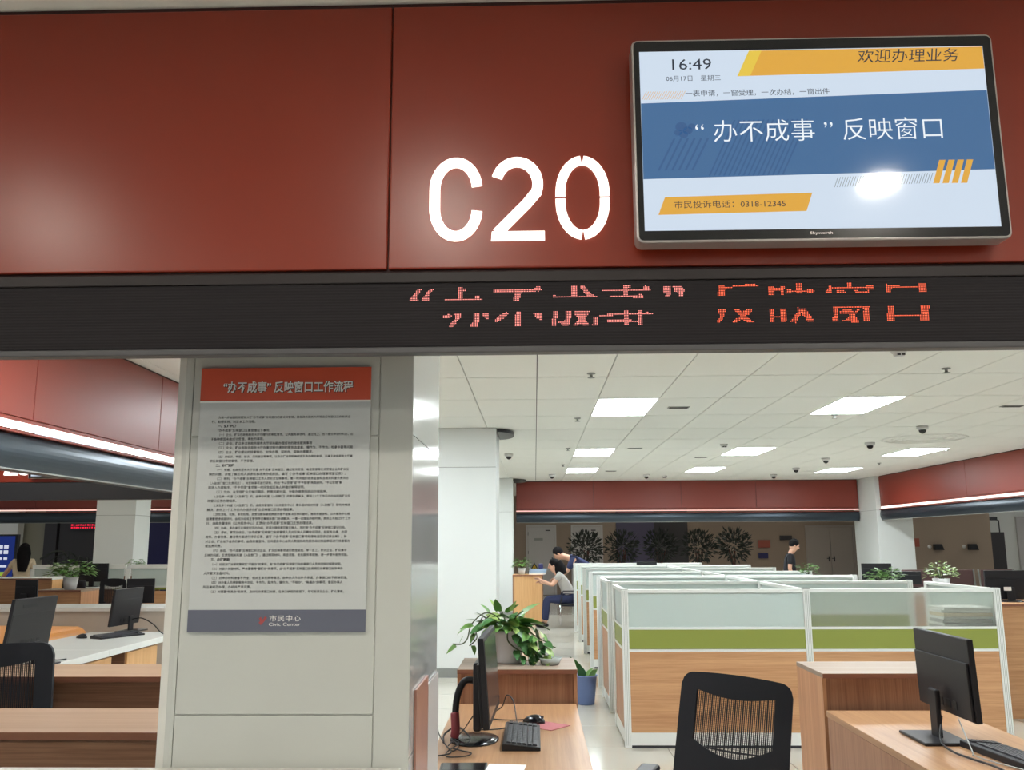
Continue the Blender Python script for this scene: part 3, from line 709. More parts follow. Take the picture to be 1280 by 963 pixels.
    ms.build('back_mesh', M['blackfab'], t, kind='stuff')
    MB().tube([T(-.16, .235, .022), T(0, .228, .03), T(.16, .235, .022)], .004, 6).build('lumbar_bar', M['black'], t)
    MB().tube([(0, .12, .43), (0, .27, .44), (0, .31, .52), T(0, .12, .02)], .02, 8).build('back_bracket', M['black'], t)
    for s_ in (-1, 1):
        ar = MB().tube([(s_*.23, .05, .45), (s_*.28, .05, .5), (s_*.285, .04, .66)], .015, 8).build('armrest_post', M['black'], t)
        MB().box(s_*.285-.04, s_*.285+.04, -.13, .12, .66, .69).build('armrest_pad', M['black'], t, bev=.012)
    if jacket:
        j = MB()
        vs = []
        for i in range(9):
            for jx in range(9):
                x = -.25+.5*jx/8; z = .56-.5*i/8
                vs.append(T(x*(1+.05*math.sin(i*2.1)), z, .04+.012*math.sin(jx*1.9+i*.4)))
        fs = [(i*9+k, i*9+k+1, (i+1)*9+k+1, (i+1)*9+k) for i in range(8) for k in range(8)]
        j.add(vs, fs, True)
        o = j.build('draped_jacket', M['black_cloth'], t); so = o.modifiers.new('s', 'SOLIDIFY'); so.thickness = .03
    return t
def leaf_mesh(name, m, L=1., W=.62, droop=.18):
    mb = MB(); prof = [(0, .0), (-.06, .22), (.04, .42), (.25, .5), (.5, .44), (.75, .24), (1., 0)]
    vs = []; 
    for i, (t, w_) in enumerate(prof):
        z = -droop*t*t
        vs += [(-w_*W, t*L, z+.1*w_), (0, max(t, 0)*L, z), (w_*W, t*L, z+.1*w_)]
    fs = []
    for i in range(len(prof)-1):
        fs += [(3*i, 3*i+1, 3*i+4, 3*i+3), (3*i+1, 3*i+2, 3*i+5, 3*i+4)]
    mb.add(vs, fs, True); return mb.mesh(name, M[m])
LEAF = [leaf_mesh('leaf', k) for k in ('leaf1', 'leaf2', 'leaf3')]
def add_leaf(parent, p, d, size, roll, k):
    d = Vector(d).normalized(); q = d.to_track_quat('Y', 'Z')
    o = bpy.data.objects.new('leaf', LEAF[k]); COL.objects.link(o); o.parent = parent
    o.rotation_mode = 'QUATERNION'; o.rotation_quaternion = q @ Vector((0, 1, 0)).rotation_difference(Vector((0, 1, 0))) @ Matrix.Rotation(roll, 3, 'Y').to_quaternion()
    o.location = p; o.scale = (size, size, size); return o
def small_plant(loc, label, r=.12, h=.14, pr_=.055, ph=.1, n=60, seed=1, group=None, light=False, spread=1., ls=1.):
    """plant too small in view for single leaves: pot + one foliage part"""
    t = empty('potted_plant', loc, 0, label, 'plant', group)
    MB().lathe([(pr_*.75, 0), (pr_, ph), (pr_*.9, ph), (pr_*.85, ph-.015)], n=16).build('pot', M['pot'], t)
    rng = random.Random(seed); mb = MB(); sb = MB()
    for k in range(n):
        a = rng.random()*6.28; e = rng.random(); rad = r*math.sqrt(rng.random())*spread
        p = Vector((rad*math.cos(a), rad*math.sin(a), ph+h*(.15+.85*e)*(1-.5*(rad/r)**2)))
        d = Vector((math.cos(a), math.sin(a), rng.uniform(-.5, .5))).normalized(); s_ = rng.uniform(.035, .06)*ls
        sd = d.cross(Vector((0,0,1))).normalized()*s_*.42; up = Vector((0,0,.008))
        mb.add([p, p+d*s_*.4+sd+up, p+d*s_, p+d*s_*.4-sd+up], [(0,1,2,3)], True)
        if k % 4 == 0: sb.tube([(0, 0, ph-.02), (p.x*.5, p.y*.5, (p.z+ph)/2+.02), tuple(p)], .002, 5, cap=False)
    mb.build('foliage', M['leaf3' if light else 'leaf1'], t, kind='stuff'); sb.build('stems', M['stem'], t, kind='stuff')
    return t
def partition(y, x0, x1, xm, z1, label, group, wood_m='oak_h', right_clear=False, base=True):
    """transverse cubicle screen facing -Y: posts, rails, frosted glass, green and wood panels"""
    t = empty('cubicle_partition', (0, y, 0), 0, label, 'partition', group)
    s = z1/1.18; zg0, zg1, zw = .892*s, .728*s, .708*s
    xs = [x0]+xm+[x1]; pw = .026
    for x in xs:
        p_ = MB().box(x-pw, x+pw, -.022, .022, 0, z1).build('post', M['alu'], t, bev=.004)
        g = MB()
        for dx in (-.012, 0, .012): g.box(x+dx-.0012, x+dx+.0012, -.0235, -.0222, .02, z1-.01)
        g.build('groove', M['alu_dark'], p_)
        MB().box(x-pw-.001, x+pw+.001, -.024, .024, z1, z1+.004).build('post_cap', M['alu_dark'], p_)
    for a, b in zip(xs, xs[1:]):
        a += pw; b -= pw
        MB().box(a, b, -.02, .02, z1-.028, z1).build('top_rail', M['alu'], t, bev=.003)
        MB().box(a, b, -.018, .018, zg0-.018, zg0).build('middle_rail', M['alu'], t)
        MB().box(a, b, -.018, .018, zw, zg1-.002).build('middle_rail', M['alu'], t)
        MB().box(a, b, -.005, .005, zg0, z1-.028).build('glass_pane', M['frost_clear' if (right_clear and b > 3) else 'frost'], t)
        MB().box(a, b, -.014, .014, zg1, zg0-.018).build('green_panel', M['green'], t)
        MB().box(a, b, -.014, .014, .112, zw).build('wood_panel', M[wood_m], t)
        MB().box(a, b, -.018, .018, .02, .112).build('kick_panel', M['alu'], t)
        MB().box(a, b, -.015, .015, 0, .02).build('floor_strip', M['band_dark'], t)
    return t
def return_panel(x, y0, y1, z1, label, group):
    t = empty('cubicle_partition', (x, 0, 0), 0, label, 'partition', group)
    s = z1/1.18; zg0, zg1, zw = .892*s, .728*s, .708*s
    for y in (y1,): MB().box(-.026, .026, y-.026, y+.026, 0, z1).build('post', M['alu'], t, bev=.004)
    a, b = y0, y1-.026
    MB().box(-.02, .02, a, b, z1-.028, z1).build('top_rail', M['alu'], t, bev=.003)
    MB().box(-.018, .018, a, b, zg0-.018, zg0).build('middle_rail', M['alu'], t)
    MB().box(-.018, .018, a, b, zw, zg1-.002).build('middle_rail', M['alu'], t)
    MB().box(-.005, .005, a, b, zg0, z1-.028).build('glass_pane', M['frost'], t)
    MB().box(-.014, .014, a, b, zg1, zg0-.018).build('green_panel', M['green'], t)
    MB().box(-.014, .014, a, b, .112, zw).build('wood_panel', M['oak_v'], t)
    MB().box(-.018, .018, a, b, .02, .112).build('kick_panel', M['alu'], t)
    return t
def keyboard(loc, yaw, label, group=None, L=.44, W=.15):
    t = empty('keyboard', loc, yaw, label, 'keyboard', group)
    MB().prism([(-W/2, 0), (W/2, 0), (W/2, .024), (W/2-.01, .028), (-W/2, .014)], -L/2, L/2, 'x').build('body', M['black'], t, bev=.003)
    km = None
    for r_ in range(6):
        for c in range(18):
            y = -W/2+.014+r_*.0205; x = -L/2+.016+c*.0228
            if c in (15,) : continue
            if km is None: km = MB().box(0, .0195, 0, .0165, 0, .006).build('key', M['key'], t); km.location = (x, y, .0155+.0021*r_); km.rotation_euler = (R(6), 0, 0)
            else: inst(km, t, (x, y, .0155+.0021*r_), (R(6), 0, 0))
    return t
def mouse(loc, yaw, label, group=None):
    t = empty('computer_mouse', loc, yaw, label, 'mouse', group)
    mb = MB(); mb.ball((0, 0, .0), (.032, .056, .036), 18, 12)
    mb.v = [(x, y, max(z, 0) * (1 - .25*(y/.056))) for x, y, z in mb.v]
    mb.build('shell', M['black_gloss'], t)
    MB().box(-.003, .003, -.05, -.02, .025, .034).build('wheel', M['key'], t)
    return t
# ================================================================== NEAR OBJECTS
# white service counter in front (only its far edge shows)
ct = empty('service_counter', (0, 0, 0), 0, 'white service counter top along the bottom edge below the poster column', 'counter')
MB().box(-4.4, -.345, 1.75, 2.393, .945, .985).build('counter_top', M['white_top'], ct, bev=.004)
MB().box(-4.4, -.345, 1.8, 2.1, 0, .945).build('front_panel', M['white_top'], ct)
# reflective sheets against the column side
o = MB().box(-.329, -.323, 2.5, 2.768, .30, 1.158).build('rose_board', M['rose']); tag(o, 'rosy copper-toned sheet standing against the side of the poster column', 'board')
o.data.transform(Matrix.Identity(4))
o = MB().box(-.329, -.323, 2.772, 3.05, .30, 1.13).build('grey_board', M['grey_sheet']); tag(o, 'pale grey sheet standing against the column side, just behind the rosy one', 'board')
# centre desk
def desk(x0, x1, y0, y1, label, side=None):
    t = empty('desk', (x0, y0, 0), 0, label, 'desk'); W, D = x1-x0, y1-y0
    MB().box(0, W, 0, D, .722, .75).build('desktop', M['oak_top'], t, bev=.002)
    MB().box(0, .025, .02, D-.02, 0, .722).build('side_panel', M['oak_vd'], t)
    MB().box(W-.025, W, .02, D-.02, 0, .722).build('side_panel', M['oak_vd'], t)
    MB().box(.025, W-.025, .3, .32, .35, .722).build('modesty_panel', M['oak_vd'], t)
    return t
desk(-.405, .2, 3.1, 4.672, 'long light-oak desk in the centre carrying the side-on monitor and the keyboard')
def pedestal(x0, x1, y0, y1, z0, z1, label, front='oak_vd', top='oak_pale', sides='oak_v', name='storage_cabinet', ledge=.0):
    t = empty(name, (x0, y0, 0), 0, label, 'cabinet'); W, D = x1-x0, y1-y0
    MB().box(-ledge, W+ledge, -.012, D+.005, z1-.022, z1).build('top', M[top], t, bev=.002)
    MB().box(-ledge, W+ledge, -.0135, -.0125, z1-.022, z1-.001).build('edge_band', M['edge_dark'], t)
    MB().box(0, .018, 0, D, z0, z1-.022).build('side_panel', M[sides], t)
    MB().box(W-.018, W, 0, D, z0, z1-.022).build('side_panel', M[sides], t)
    MB().box(.018, W-.018, .006, .022, z0, z1-.022).build('front_panel', M[front], t)
    MB().box(.018, W-.018, D-.02, D, z0, z1-.022).build('back_panel', M[sides], t)
    return t
pedestal(-.4, .208, 4.69, 5.13, .0, .915, 'raised oak cabinet at the end of the centre desk, under the large pothos')
monitor((-.225, 3.84, .75), R(96), 'black monitor seen edge-on on the centre desk beside the column', .56, .34, .262, 4, stand=False)
mo = [o for o in COL.objects if o.name.startswith('monitor') and o.parent is None][-1]
mo.rotation_euler = (0, 0, R(88.2))
# thick rear body, curved arm stand and oval foot of that monitor
iv = mo.matrix_basis.inverted() if False else None
def loc_to(m_, p):
    return (Matrix.Translation(m_.location) @ m_.rotation_euler.to_matrix().to_4x4()).inverted() @ Vector(p)
pts = smooth_path([loc_to(mo, p) for p in ((-.335, 3.83, .76), (-.335, 3.83, .84), (-.325, 3.83, .93), (-.295, 3.83, .985), (-.25, 3.83, .985))])
MB().tube(pts, .014, 10).build('stand_arm', M['black'], mo)
p = loc_to(mo, (-.255, 3.84, .75))
MB().lathe([(.105, 0), (.105, .006), (.07, .012), (.001, .013)], p.x, p.y, 32, sx=1.25, sy=.95).build('stand_foot', M['black_gloss'], mo)
a = loc_to(mo, (-.262, 3.62, .80)); 
MB().box(-.2, .2, -.016, .018, .07, .33).build('rear_body', M['black'], mo, bev=.01)
MB().tube([loc_to(mo, q) for q in smooth_path([(-.335, 3.82, .86), (-.33, 3.8, .80), (-.335, 3.8, .77)])], .018, 8).build('red_tape', M['cable_red'], mo)
keyboard((-.06, 3.862, .75), R(90), 'black keyboard lying lengthwise on the centre desk')
mouse((-.012, 4.19, .751), R(60), 'glossy black computer mouse on the pink pad')
o = MB().box(-.09, .09, -.07, .07, 0, .0025).build('mouse_pad', M['pad']); o.location = (.035, 4.13, .75); o.rotation_euler = (0, 0, R(-38)); tag(o, 'dusty pink mouse pad under the mouse on the centre desk', 'mouse pad')
def cable(name, pts, r, label, m='cable'):
    o = MB().tube(smooth_path(pts, 7), r, 6).build(name, M[m]); return tag(o, label, 'cable')
cable('mouse_cable', [(-.03, 4.2, .765), (-.12, 4.22, .757), (-.21, 4.26, .757), (-.215, 4.35, .76), (-.16, 4.3, .80), (-.135, 4.25, .86), (-.105, 4.22, .84), (-.09, 4.15, .78), (-.085, 4.09, .765)], .0028, 'thin black mouse cable looping up behind the keyboard')
cable('keyboard_cable', [(-.09, 4.08, .765), (-.14, 4.05, .756), (-.19, 4.02, .756), (-.235, 3.97, .765)], .0028, 'short black keyboard cable running left to the monitor foot')
cable('power_cable', [(-.34, 4.02, .82), (-.355, 3.95, .775), (-.34, 3.8, .757), (-.29, 3.72, .757), (-.27, 3.8, .765), (-.33, 3.9, .79), (-.38, 3.86, .77), (-.375, 3.76, .757)], .004, 'thick black cable curling around the monitor foot on the left')
cable('tangled_cable', [(-.425, 3.86, .84), (-.385, 3.72, .79), (-.33, 3.62, .757), (-.31, 3.7, .757), (-.34, 3.78, .765), (-.31, 3.74, .76), (-.345, 3.6, .757), (-.335, 3.52, .757), (-.27, 3.53, .757), (-.25, 3.58, .757), (-.29, 3.62, .757), (-.335, 3.66, .757), (-.33, 3.56, .76), (-.385, 3.53, .757)], .0026, 'tangle of thin black cable at the left edge of the centre desk')
cable('loose_cable', [(-.21, 3.95, .88), (-.26, 3.9, .84), (-.3, 3.85, .79), (-.335, 3.78, .765), (-.35, 3.7, .758)], .0024, 'thin cable sagging from the monitor back to the desk')
t = empty('tablet', (-.262, 3.36, .75), R(2), 'dark flat tablet device at the bottom edge of the centre desk', 'tablet')
MB().box(-.085, .085, -.06, .06, 0, .01).build('body', M['black'], t, bev=.003); MB().box(-.075, .075, -.05, .05, .0101, .011).build('screen', M['black_gloss'], t)
o = MB()
for k in range(4): o.box(-.075+k*.002, .06+k*.002, -.1+k*.004, .06, k*.003, k*.003+.002)
o = o.build('paper_stack', M['paper']); o.location = (-.11, 3.33, .75); o.rotation_euler = (0, 0, R(-6)); tag(o, 'small stack of white paper at the bottom edge of the centre desk', 'paper')

# large pothos in white pot on the cabinet
pl = empty('pothos_plant', (-.145, 4.93, .915), 0, 'large trailing pothos in a tapered white pot on the centre cabinet', 'plant')
MB().lathe([(.06, 0), (.066, .01), (.083, .165), (.083, .17), (.074, .17), (.072, .15)], n=28).build('pot', M['pot'], pl)
MB().lathe([(.001, .16), (.074, .158)], n=20, cap=False).build('pebbles', M['soil'], pl)
PX = 1109.3
def lp(px, py, y): # helper in the plant's own frame (metres)
    return (px, y, py)
specs = [ # x, z (relative), depth, direction, size, kind   - one entry per leaf
 (-.235,.205,0,(-.9,-.1,-.45),.075,0),(-.20,.22,-.03,(-.8,-.3,-.1),.08,0),(-.26,.15,.0,(-.6,-.2,-.8),.05,0),(-.30,.10,-.02,(-.85,0,-.5),.075,0),
 (-.165,.24,.02,(-.8,-.2,.25),.085,1),(-.13,.26,-.02,(-.5,-.4,.5),.085,1),(-.10,.285,.0,(-.5,-.2,.7),.08,0),(-.05,.30,-.02,(-.1,-.3,.8),.085,0),
 (-.02,.27,-.05,(.4,-.6,.1),.1,1),(-.08,.25,-.06,(-.5,-.6,-.1),.1,1),(-.14,.215,-.06,(-.8,-.5,-.3),.09,1),(0.0,.29,.03,(.6,-.1,.5),.09,0),
 (.035,.27,-.03,(.7,-.4,.1),.1,1),(.075,.265,-.02,(.75,-.2,.7),.15,0),(.09,.235,-.02,(.95,-.25,.1),.15,0),(.06,.235,.02,(.8,.1,.35),.08,2),
 (.05,.215,-.06,(.5,-.7,-.5),.095,1),(.09,.19,-.04,(.5,-.5,-.8),.1,1),(.115,.15,-.03,(.35,-.4,-.9),.1,1),(.14,.21,-.02,(.7,-.2,-.6),.08,0),
 (.10,.11,-.05,(.7,-.6,-.7),.1,1),(.17,.19,.0,(.35,-.1,-.9),.12,0),(.22,.16,.0,(.5,0,-.85),.07,0),(.215,.10,-.02,(.85,-.2,-.35),.085,1),
 (.16,.085,-.05,(.6,-.6,-.6),.1,1),(.13,.05,-.06,(.4,-.7,-.4),.09,1),(.18,.06,-.03,(.9,-.3,-.5),.09,1),(.24,.075,0,(.8,0,-.7),.07,0),
 (.09,.05,-.07,(.2,-.8,-.4),.08,1),(.06,.08,-.08,(.1,-.8,-.6),.07,1),(.19,.035,-.05,(.9,-.2,-.3),.08,2),(.12,.02,-.08,(.8,-.4,.0),.08,2),
 (-.04,.22,-.08,(-.2,-.9,-.2),.08,0),(.01,.225,-.08,(.2,-.9,-.1),.07,0),(-.11,.19,-.05,(-.7,-.5,-.7),.07,0),(-.19,.17,-.02,(-.5,-.3,-.9),.06,0),
 (-.15,.12,-.03,(-.2,-.5,-.9),.06,0),(-.2,.1,-.01,(.3,-.4,-.8),.055,0),(-.07,.32,.02,(-.4,.1,.8),.06,2),(-.14,.27,.03,(-.9,.1,.3),.06,2),
 (.03,.30,.0,(.3,-.2,.9),.07,2),(-.02,.24,-.07,(-.3,-.8,.3),.08,2),(.055,.18,-.07,(.1,-.7,-.7),.08,1),(.14,.13,-.05,(.3,-.5,-.9),.09,0),(.20,.125,-.02,(.2,-.3,-.9),.07,1)]
rng = random.Random(7)
for (x, z, y, d, s_, k) in specs: add_leaf(pl, (x*.9-.012, y, z*.9), d, s_*.92, rng.uniform(-.6, .6), k)
for k in range(64):
    a = rng.random()*6.28; rd = .1*rng.random()**.6; hx = rd*math.cos(a)-.015
    add_leaf(pl, (hx, rd*math.sin(a)-.01, .175+.07*rng.random()*(1-rd/.14)+.01), (math.cos(a)+rng.uniform(-.3, .3), math.sin(a)-.25, rng.uniform(-.35, .6)), rng.uniform(.065, .1), rng.uniform(-.9, .9), rng.choice((0, 0, 1, 1, 2)))
for k in range(26): add_leaf(pl, (rng.uniform(.07, .21), rng.uniform(-.09, -.02), rng.uniform(.03, .17)), (rng.uniform(-.2, .9), rng.uniform(-.9, -.3), rng.uniform(-.9, -.1)), rng.uniform(.055, .08), rng.uniform(-.9, .9), rng.choice((0, 1, 1, 2)))
stm = [[(0,0,.16),(-.06,-.02,.24),(-.13,-.02,.26),(-.2,-.02,.2),(-.22,-.02,.13),(-.25,-.02,.1),(-.3,-.02,.1)],[(0,0,.16),(-.03,0,.25),(-.05,-.02,.31)],
 [(0,0,.16),(.04,-.02,.24),(.08,-.02,.27)],[(-.01,-.03,.165),(-.005,-.084,.165),(.0,-.088,.12),(.045,-.085,.08),(.09,-.06,.06),(.15,-.05,.05)],[(0,0,.16),(.08,-.03,.2),(.13,-.03,.15),(.2,-.02,.11)],
 [(.09,-.03,.19),(.16,-.01,.2),(.22,0,.17)],[(-.1,-.02,.25),(-.17,-.03,.18),(-.17,-.03,.13),(-.21,-.02,.09)],[(.12,-.05,.05),(.2,-.03,.09),(.25,-.01,.08)],[(0,0,.16),(-.07,-.05,.2),(-.15,-.06,.22)],[(-.14,-.02,.24),(-.19,-.02,.15),(-.18,-.02,.11)]]
for s_ in stm: MB().tube(smooth_path(s_, 5), .0035, 6).build('stem', M['stem'], pl)
o = MB(); rng = random.Random(12)
for k in range(60):
    a = rng.random()*6.28; r_ = .07*math.sqrt(rng.random()); o.ball((r_*math.cos(a), r_*math.sin(a), .168+.012*rng.random()), .006, 6, 4)
o.build('pebble_pieces', M['soil'], pl, kind='stuff')
t = empty('glass_dish', (.075, 4.86, .916), 0, 'low clear glass dish of cuttings beside the white pothos pot', 'dish')
MB().lathe([(.045, 0), (.062, .035), (.058, .035), (.042, .004)], n=20).build('bowl', mat('clear_glass', srgb(214, 222, 218), .2, trans=.35, spec=.4), t)
o = MB()
for k in range(26):
    a = rng.random()*6.28; r_ = .04*math.sqrt(rng.random()); o.ball((r_*math.cos(a), r_*math.sin(a), .008+.016*rng.random()), .006, 6, 4)
o.build('pebble_pieces', M['soil'], t, kind='stuff')

# blue waste bin
t = empty('waste_bin', (.48, 9.05, 0), 0, 'blue plastic waste bin with green cuttings, right of the centre cabinet', 'bin')
MB().lathe([(.082, 0), (.086, .005), (.112, .26), (.12, .262), (.12, .272), (.108, .272), (.08, .01)], n=24).build('tub', M['bin'], t)
MB().lathe([(.001, .2), (.1, .2)], n=16, cap=False).build('liner', M['black'], t)
for k, (x, y, z, d) in enumerate([(-.06, 0, .26, (-.3, -.1, 1)), (-.03, -.03, .25, (-.1, -.3, 1)), (0, 0, .24, (.4, -.1, .7)), (-.05, .02, .3, (-.4, 0, 1)), (.02, .02, .24, (.6, 0, .5)), (-.08, .0, .33, (-.5, 0, .9))]):
    add_leaf(t, (x, y, z), d, .13, .3*k, k % 2)

# right desk and its cabinet
t = desk(1.385, 1.985, 2.7, 4.49, 'light-oak desk at lower right carrying the monitor seen from behind')
pedestal(1.39, 2.02, 4.535, 4.96, .0, .915, 'raised oak cabinet with pale top behind the right monitor')
mr = monitor((1.66, 3.86, .75), R(90), 'black monitor seen from behind on the right desk, with a white label sticker', .50, .315, .262, 2, base='box', neck=.2)
mb = MB().box(-.225, -.2, -.0175, -.0165, .325, .395); mb.build('sticker', M['paper'], mr)
mb = MB().box(-.221, -.204, -.0165, -.016, .345, .385); mb.build('sticker_print', M['alu_dark'], mr)
mb = text('brand_mark', '', M['silver'], mr, 0, .1, 0, 0) if False else None
MB().box(-.19, -.15, -.0085, -.0075, .29, .297).build('maker_mark', M['alu_dark'], mr)
keyboard((1.765, 3.52, .75), R(97), 'black keyboard at the lower right corner of the right desk')
cable('monitor_cable', [(1.66, 3.86, .84), (1.6, 3.75, .77), (1.585, 3.62, .757), (1.6, 3.5, .757), (1.63, 3.36, .757), (1.62, 3.2, .757)], .004, 'black cable running from the right monitor towards the viewer')
cable('grey_cable', [(1.7, 3.8, .84), (1.66, 3.62, .757), (1.635, 3.55, .757), (1.66, 3.44, .757), (1.72, 3.3, .757)], .0028, 'thin grey cable curving on the right desk', 'alu_dark')
ch = mesh_chair((.70, 3.70, 0), R(-20), 'black mesh-back office chair in front of the cubicles, tilted slightly', recl=13, roll=5); ch.scale = (1, 1, .935)
for c in kids(ch):
    if c.name.startswith('caster'): pass

# ================================================================== CUBICLES
rows = [7.18, 8.6, 10.05, 11.5, 13.0, 14.5, 16.0]
rl = ['nearest cubicle partition with two green bands and wood panels', 'second cubicle partition, just behind the nearest one', 'third row of frosted cubicle partition from the front',
      'fourth row of frosted cubicle partition from the front', 'fifth row of frosted cubicle partition from the front', 'sixth row of frosted cubicle partition, last but one', 'farthest frosted cubicle partition, below the dark trees']
for i, y in enumerate(rows):
    x1 = [3.585, 3.5, 3.5, 3.45, 3.4, 3.4, 2.9][i]
    partition(y, .70, x1, [2.115], 1.18, rl[i], 'cubicle partitions', right_clear=(i == 0))
g = 'cubicle partitions'
return_panel(.70, 7.205, 7.98, 1.18, 'short side partition running back from the left end of the nearest cubicle', g)
return_panel(.70, 8.625, 9.45, 1.18, 'short side partition at the left end of the second cubicle row', g)
return_panel(3.585, 7.205, 8.4, 1.18, 'side partition running back from the right end of the nearest cubicle', g)
for k, (a, b) in enumerate(zip(rows, rows[1:])):
    return_panel(2.115, a+.025, b-.05, 1.18, ['spine partition between the first and second cubicle rows', 'spine partition between the second and third cubicle rows', 'spine partition between the third and fourth cubicle rows',
      'spine partition between the fourth and fifth cubicle rows', 'spine partition between the fifth and sixth cubicle rows', 'spine partition between the last two cubicle rows'][k], g)
# worktops and things inside the cubicles
for i, y in enumerate(rows[:6]):
    for (a, b, sd) in ((.74, 2.08, 'left'), (2.15, 3.42, 'right')):
        if i == 5 and sd == 'right': b = 2.85
        if i == 0 and sd == 'right': b = 3.55
        if i > 0: b = min(b, 3.36)
        t = empty('cubicle_desk', (a, y+.03, 0), 0, 'white-topped desk inside %s cubicle row, %s half' % (['the nearest', 'the second', 'the third', 'the fourth', 'the fifth', 'the sixth'][i], sd), 'desk', 'cubicle desks')
        W = b-a
        MB().box(0, W, 0, .58, .725, .75).build('desktop', M['white_top'], t, bev=.002)
        MB().box(.0, .02, .02, .56, 0, .725).build('end_panel', M['oak_vd'], t)
        MB().box(W-.02, W, .02, .56, 0, .725).build('end_panel', M['oak_vd'], t)
stk = [(.031, 'blue_pale'), (.018, 'blue_pale'), (.035, 'paper'), (.03, 'paper'), (.025, 'grey_cloth'), (.022, 'paper'), (.028, 'grey_cloth'), (.02, 'paper'), (.03, 'cream_cloth'), (.024, 'paper'), (.02, 'paper')]
z = .751; rng = random.Random(4); XS = 3.37
lb = ['pale blue folder at the bottom of the stack behind the frosted glass', 'thin pale blue folder, second from the bottom of the stack', 'thick white folder low in the stack behind the glass', 'white folder just above the thick one',
      'lowest grey folder of the stack', 'thin white folder between the two grey folders', 'upper grey folder of the stack', 'thin white sheaf above the upper grey folder', 'cream folder near the top of the stack', 'white sheaf just below the top one', 'topmost white sheaf of the stack behind the glass']
for k, (h, m_) in enumerate(stk):
    o = MB().box(-.19, .19, -.13, .13, 0, h-.002).build('document_folder', M[m_], bev=.003); o.location = (XS+rng.uniform(-.012, .006), 7.36+rng.uniform(-.012, .012), z); o.rotation_euler = (0, 0, R(rng.uniform(-4, 4)))
    tag(o, lb[k], 'folder', 'documents stacked behind the glass'); z += h
mesh_chair((1.1, 9.72, 0), R(80), 'dark office chair whose back shows in the gap left of the cubicles', recl=6)
o = MB().box(0, .1, 0, .28, 0, .22).build('file_box', M['blue_file'], bev=.003); o.location = (.745, 11.6, .751); tag(o, 'blue file box on the desk end in the cubicle gap', 'box')
o = MB().box(0, .32, -.02, .02, 0, .05).build('black_strip', M['black'], bev=.004); o.location = (1.62, 14.5, 1.186); tag(o, 'black bar lying on top of a far frosted partition', 'bar')
# plants and monitors on the right-hand counter behind the cubicles
small_plant((3.32, 11.12, 1.05), 'potted plant by the double door, behind the cubicle rows', seed=2, group=None)
small_plant((4.2, 11.05, .97), 'potted green plant in front of the dark monitor near the white column', r=.2, h=.17, seed=3, n=120, ls=1.4)
small_plant((4.86, 11.0, .97), 'pale green plant in a white pot right of the dark chair, above the nearest glass', r=.16, h=.2, pr_=.1, ph=.13, seed=4, n=120, light=True, ls=1.2)
def side_desk(x0, x1, y0, y1, z, label):
    t = empty('side_desk', (x0, y0, 0), 0, label, 'desk'); W, D = x1-x0, y1-y0
    MB().box(0, W, 0, D, z-.03, z).build('desktop', M['white_top'], t, bev=.003)
    MB().box(0, W, .02, .04, 0, z-.03).build('front_panel', M['oak_hd'], t)
    MB().box(0, .03, .04, D, 0, z-.03).build('side_panel', M['white_top'], t)
    return t
side_desk(3.1, 3.6, 10.7, 11.4, 1.05, 'white-topped shelf behind the cubicles carrying the plant by the double door')
side_desk(3.95, 5.2, 10.75, 11.6, .97, 'white-topped desk with dark monitors near the white column')
monitor((4.26, 11.4, .97), R(175), 'dark monitor behind the plant near the white column', .36, .2, .2, 0)
monitor((4.64, 11.42, .97), R(185), 'dark monitor right of the plant near the white column', .36, .16, .12, 0)
# right edge: cabinet, monitor with label, waiting seats
t = pedestal(4.04, 4.9, 8.3, 8.9, .0, .985, 'oak cabinet at the right edge behind the nearest cubicle', front='oak_h', top='oak_h')
mm = monitor((4.42, 8.6, .985), R(182), 'dark monitor with a white label at the right edge, above the oak cabinet', .42, .27, .15, 2)
MB().box(.0, .07, .0345, .0355, .10, .135).build('sticker', M['paper'], mm)
for k, x in enumerate((6.0, 6.75, 7.5)):
    t = empty('waiting_seat', (x+1.3, 17.5, 0), 0, ['leftmost dark maroon seat back beyond the nearest glass panel', 'middle dark maroon seat back beyond the nearest glass panel', 'rightmost dark maroon seat back beside the white metal rod'][k], 'chair', 'maroon waiting seats')
    MB().box(-.3, .3, 0, .04, .5, 1.0).build('backrest', M['maroon'], t, bev=.02); MB().box(-.3, .3, -.45, 0, .42, .47).build('seat', M['maroon'], t, bev=.02)
    for s_ in (-1, 1):
        MB().tube([(s_*.32, -.4, 0), (s_*.32, -.02, .42), (s_*.33, .05, 1.0)], .015, 8).build('leg', M['alu_dark'], t)
# objects on the brown wall at right
for k, (x, lab) in enumerate(((9.68, 'left dark wall box on the brown wall at right'), (10.5, 'right dark wall box on the brown wall at right'))):
    t = empty('wall_terminal', (x, 21.99, 1.4), 0, lab, 'wall box', 'dark boxes on the brown wall')
    MB().prism([(-.09, -.08), (.13, -.08), (.08, .06), (-.09, .06)], -.12, 0).build('housing', M['black'], t, bev=.006)
    MB().lathe([(.045, -.02), (.045, 0), (.03, .01), (.001, .01)], -.17, 0, 16).build('round_dial', M['pot'], t)
    d_ = [c for c in kids(t) if c.name.startswith('round_dial')][0]; d_.rotation_euler = (R(90), 0, 0)
o = MB().box(-.14, .14, -.03, 0, -.1, .1).build('wall_sign', M['rust']); o.location = (9.12, 21.98, 1.5); tag(o, 'rusty red sign on the brown wall beside the white column', 'sign')
t = empty('advert_stand', (11.88, 23.5, 0), 0, 'dark upright display panel with a bracket lamp at the edge of the brown wall', 'display stand')
MB().box(-.22, .2, -.03, .03, 0, 1.75).build('panel', M['charcoal'], t, bev=.01); MB().tube([(.1, 0, 1.75), (.1, 0, 2.05), (-.2, -.1, 2.1)], .015, 8).build('bracket', M['band_dark'], t)
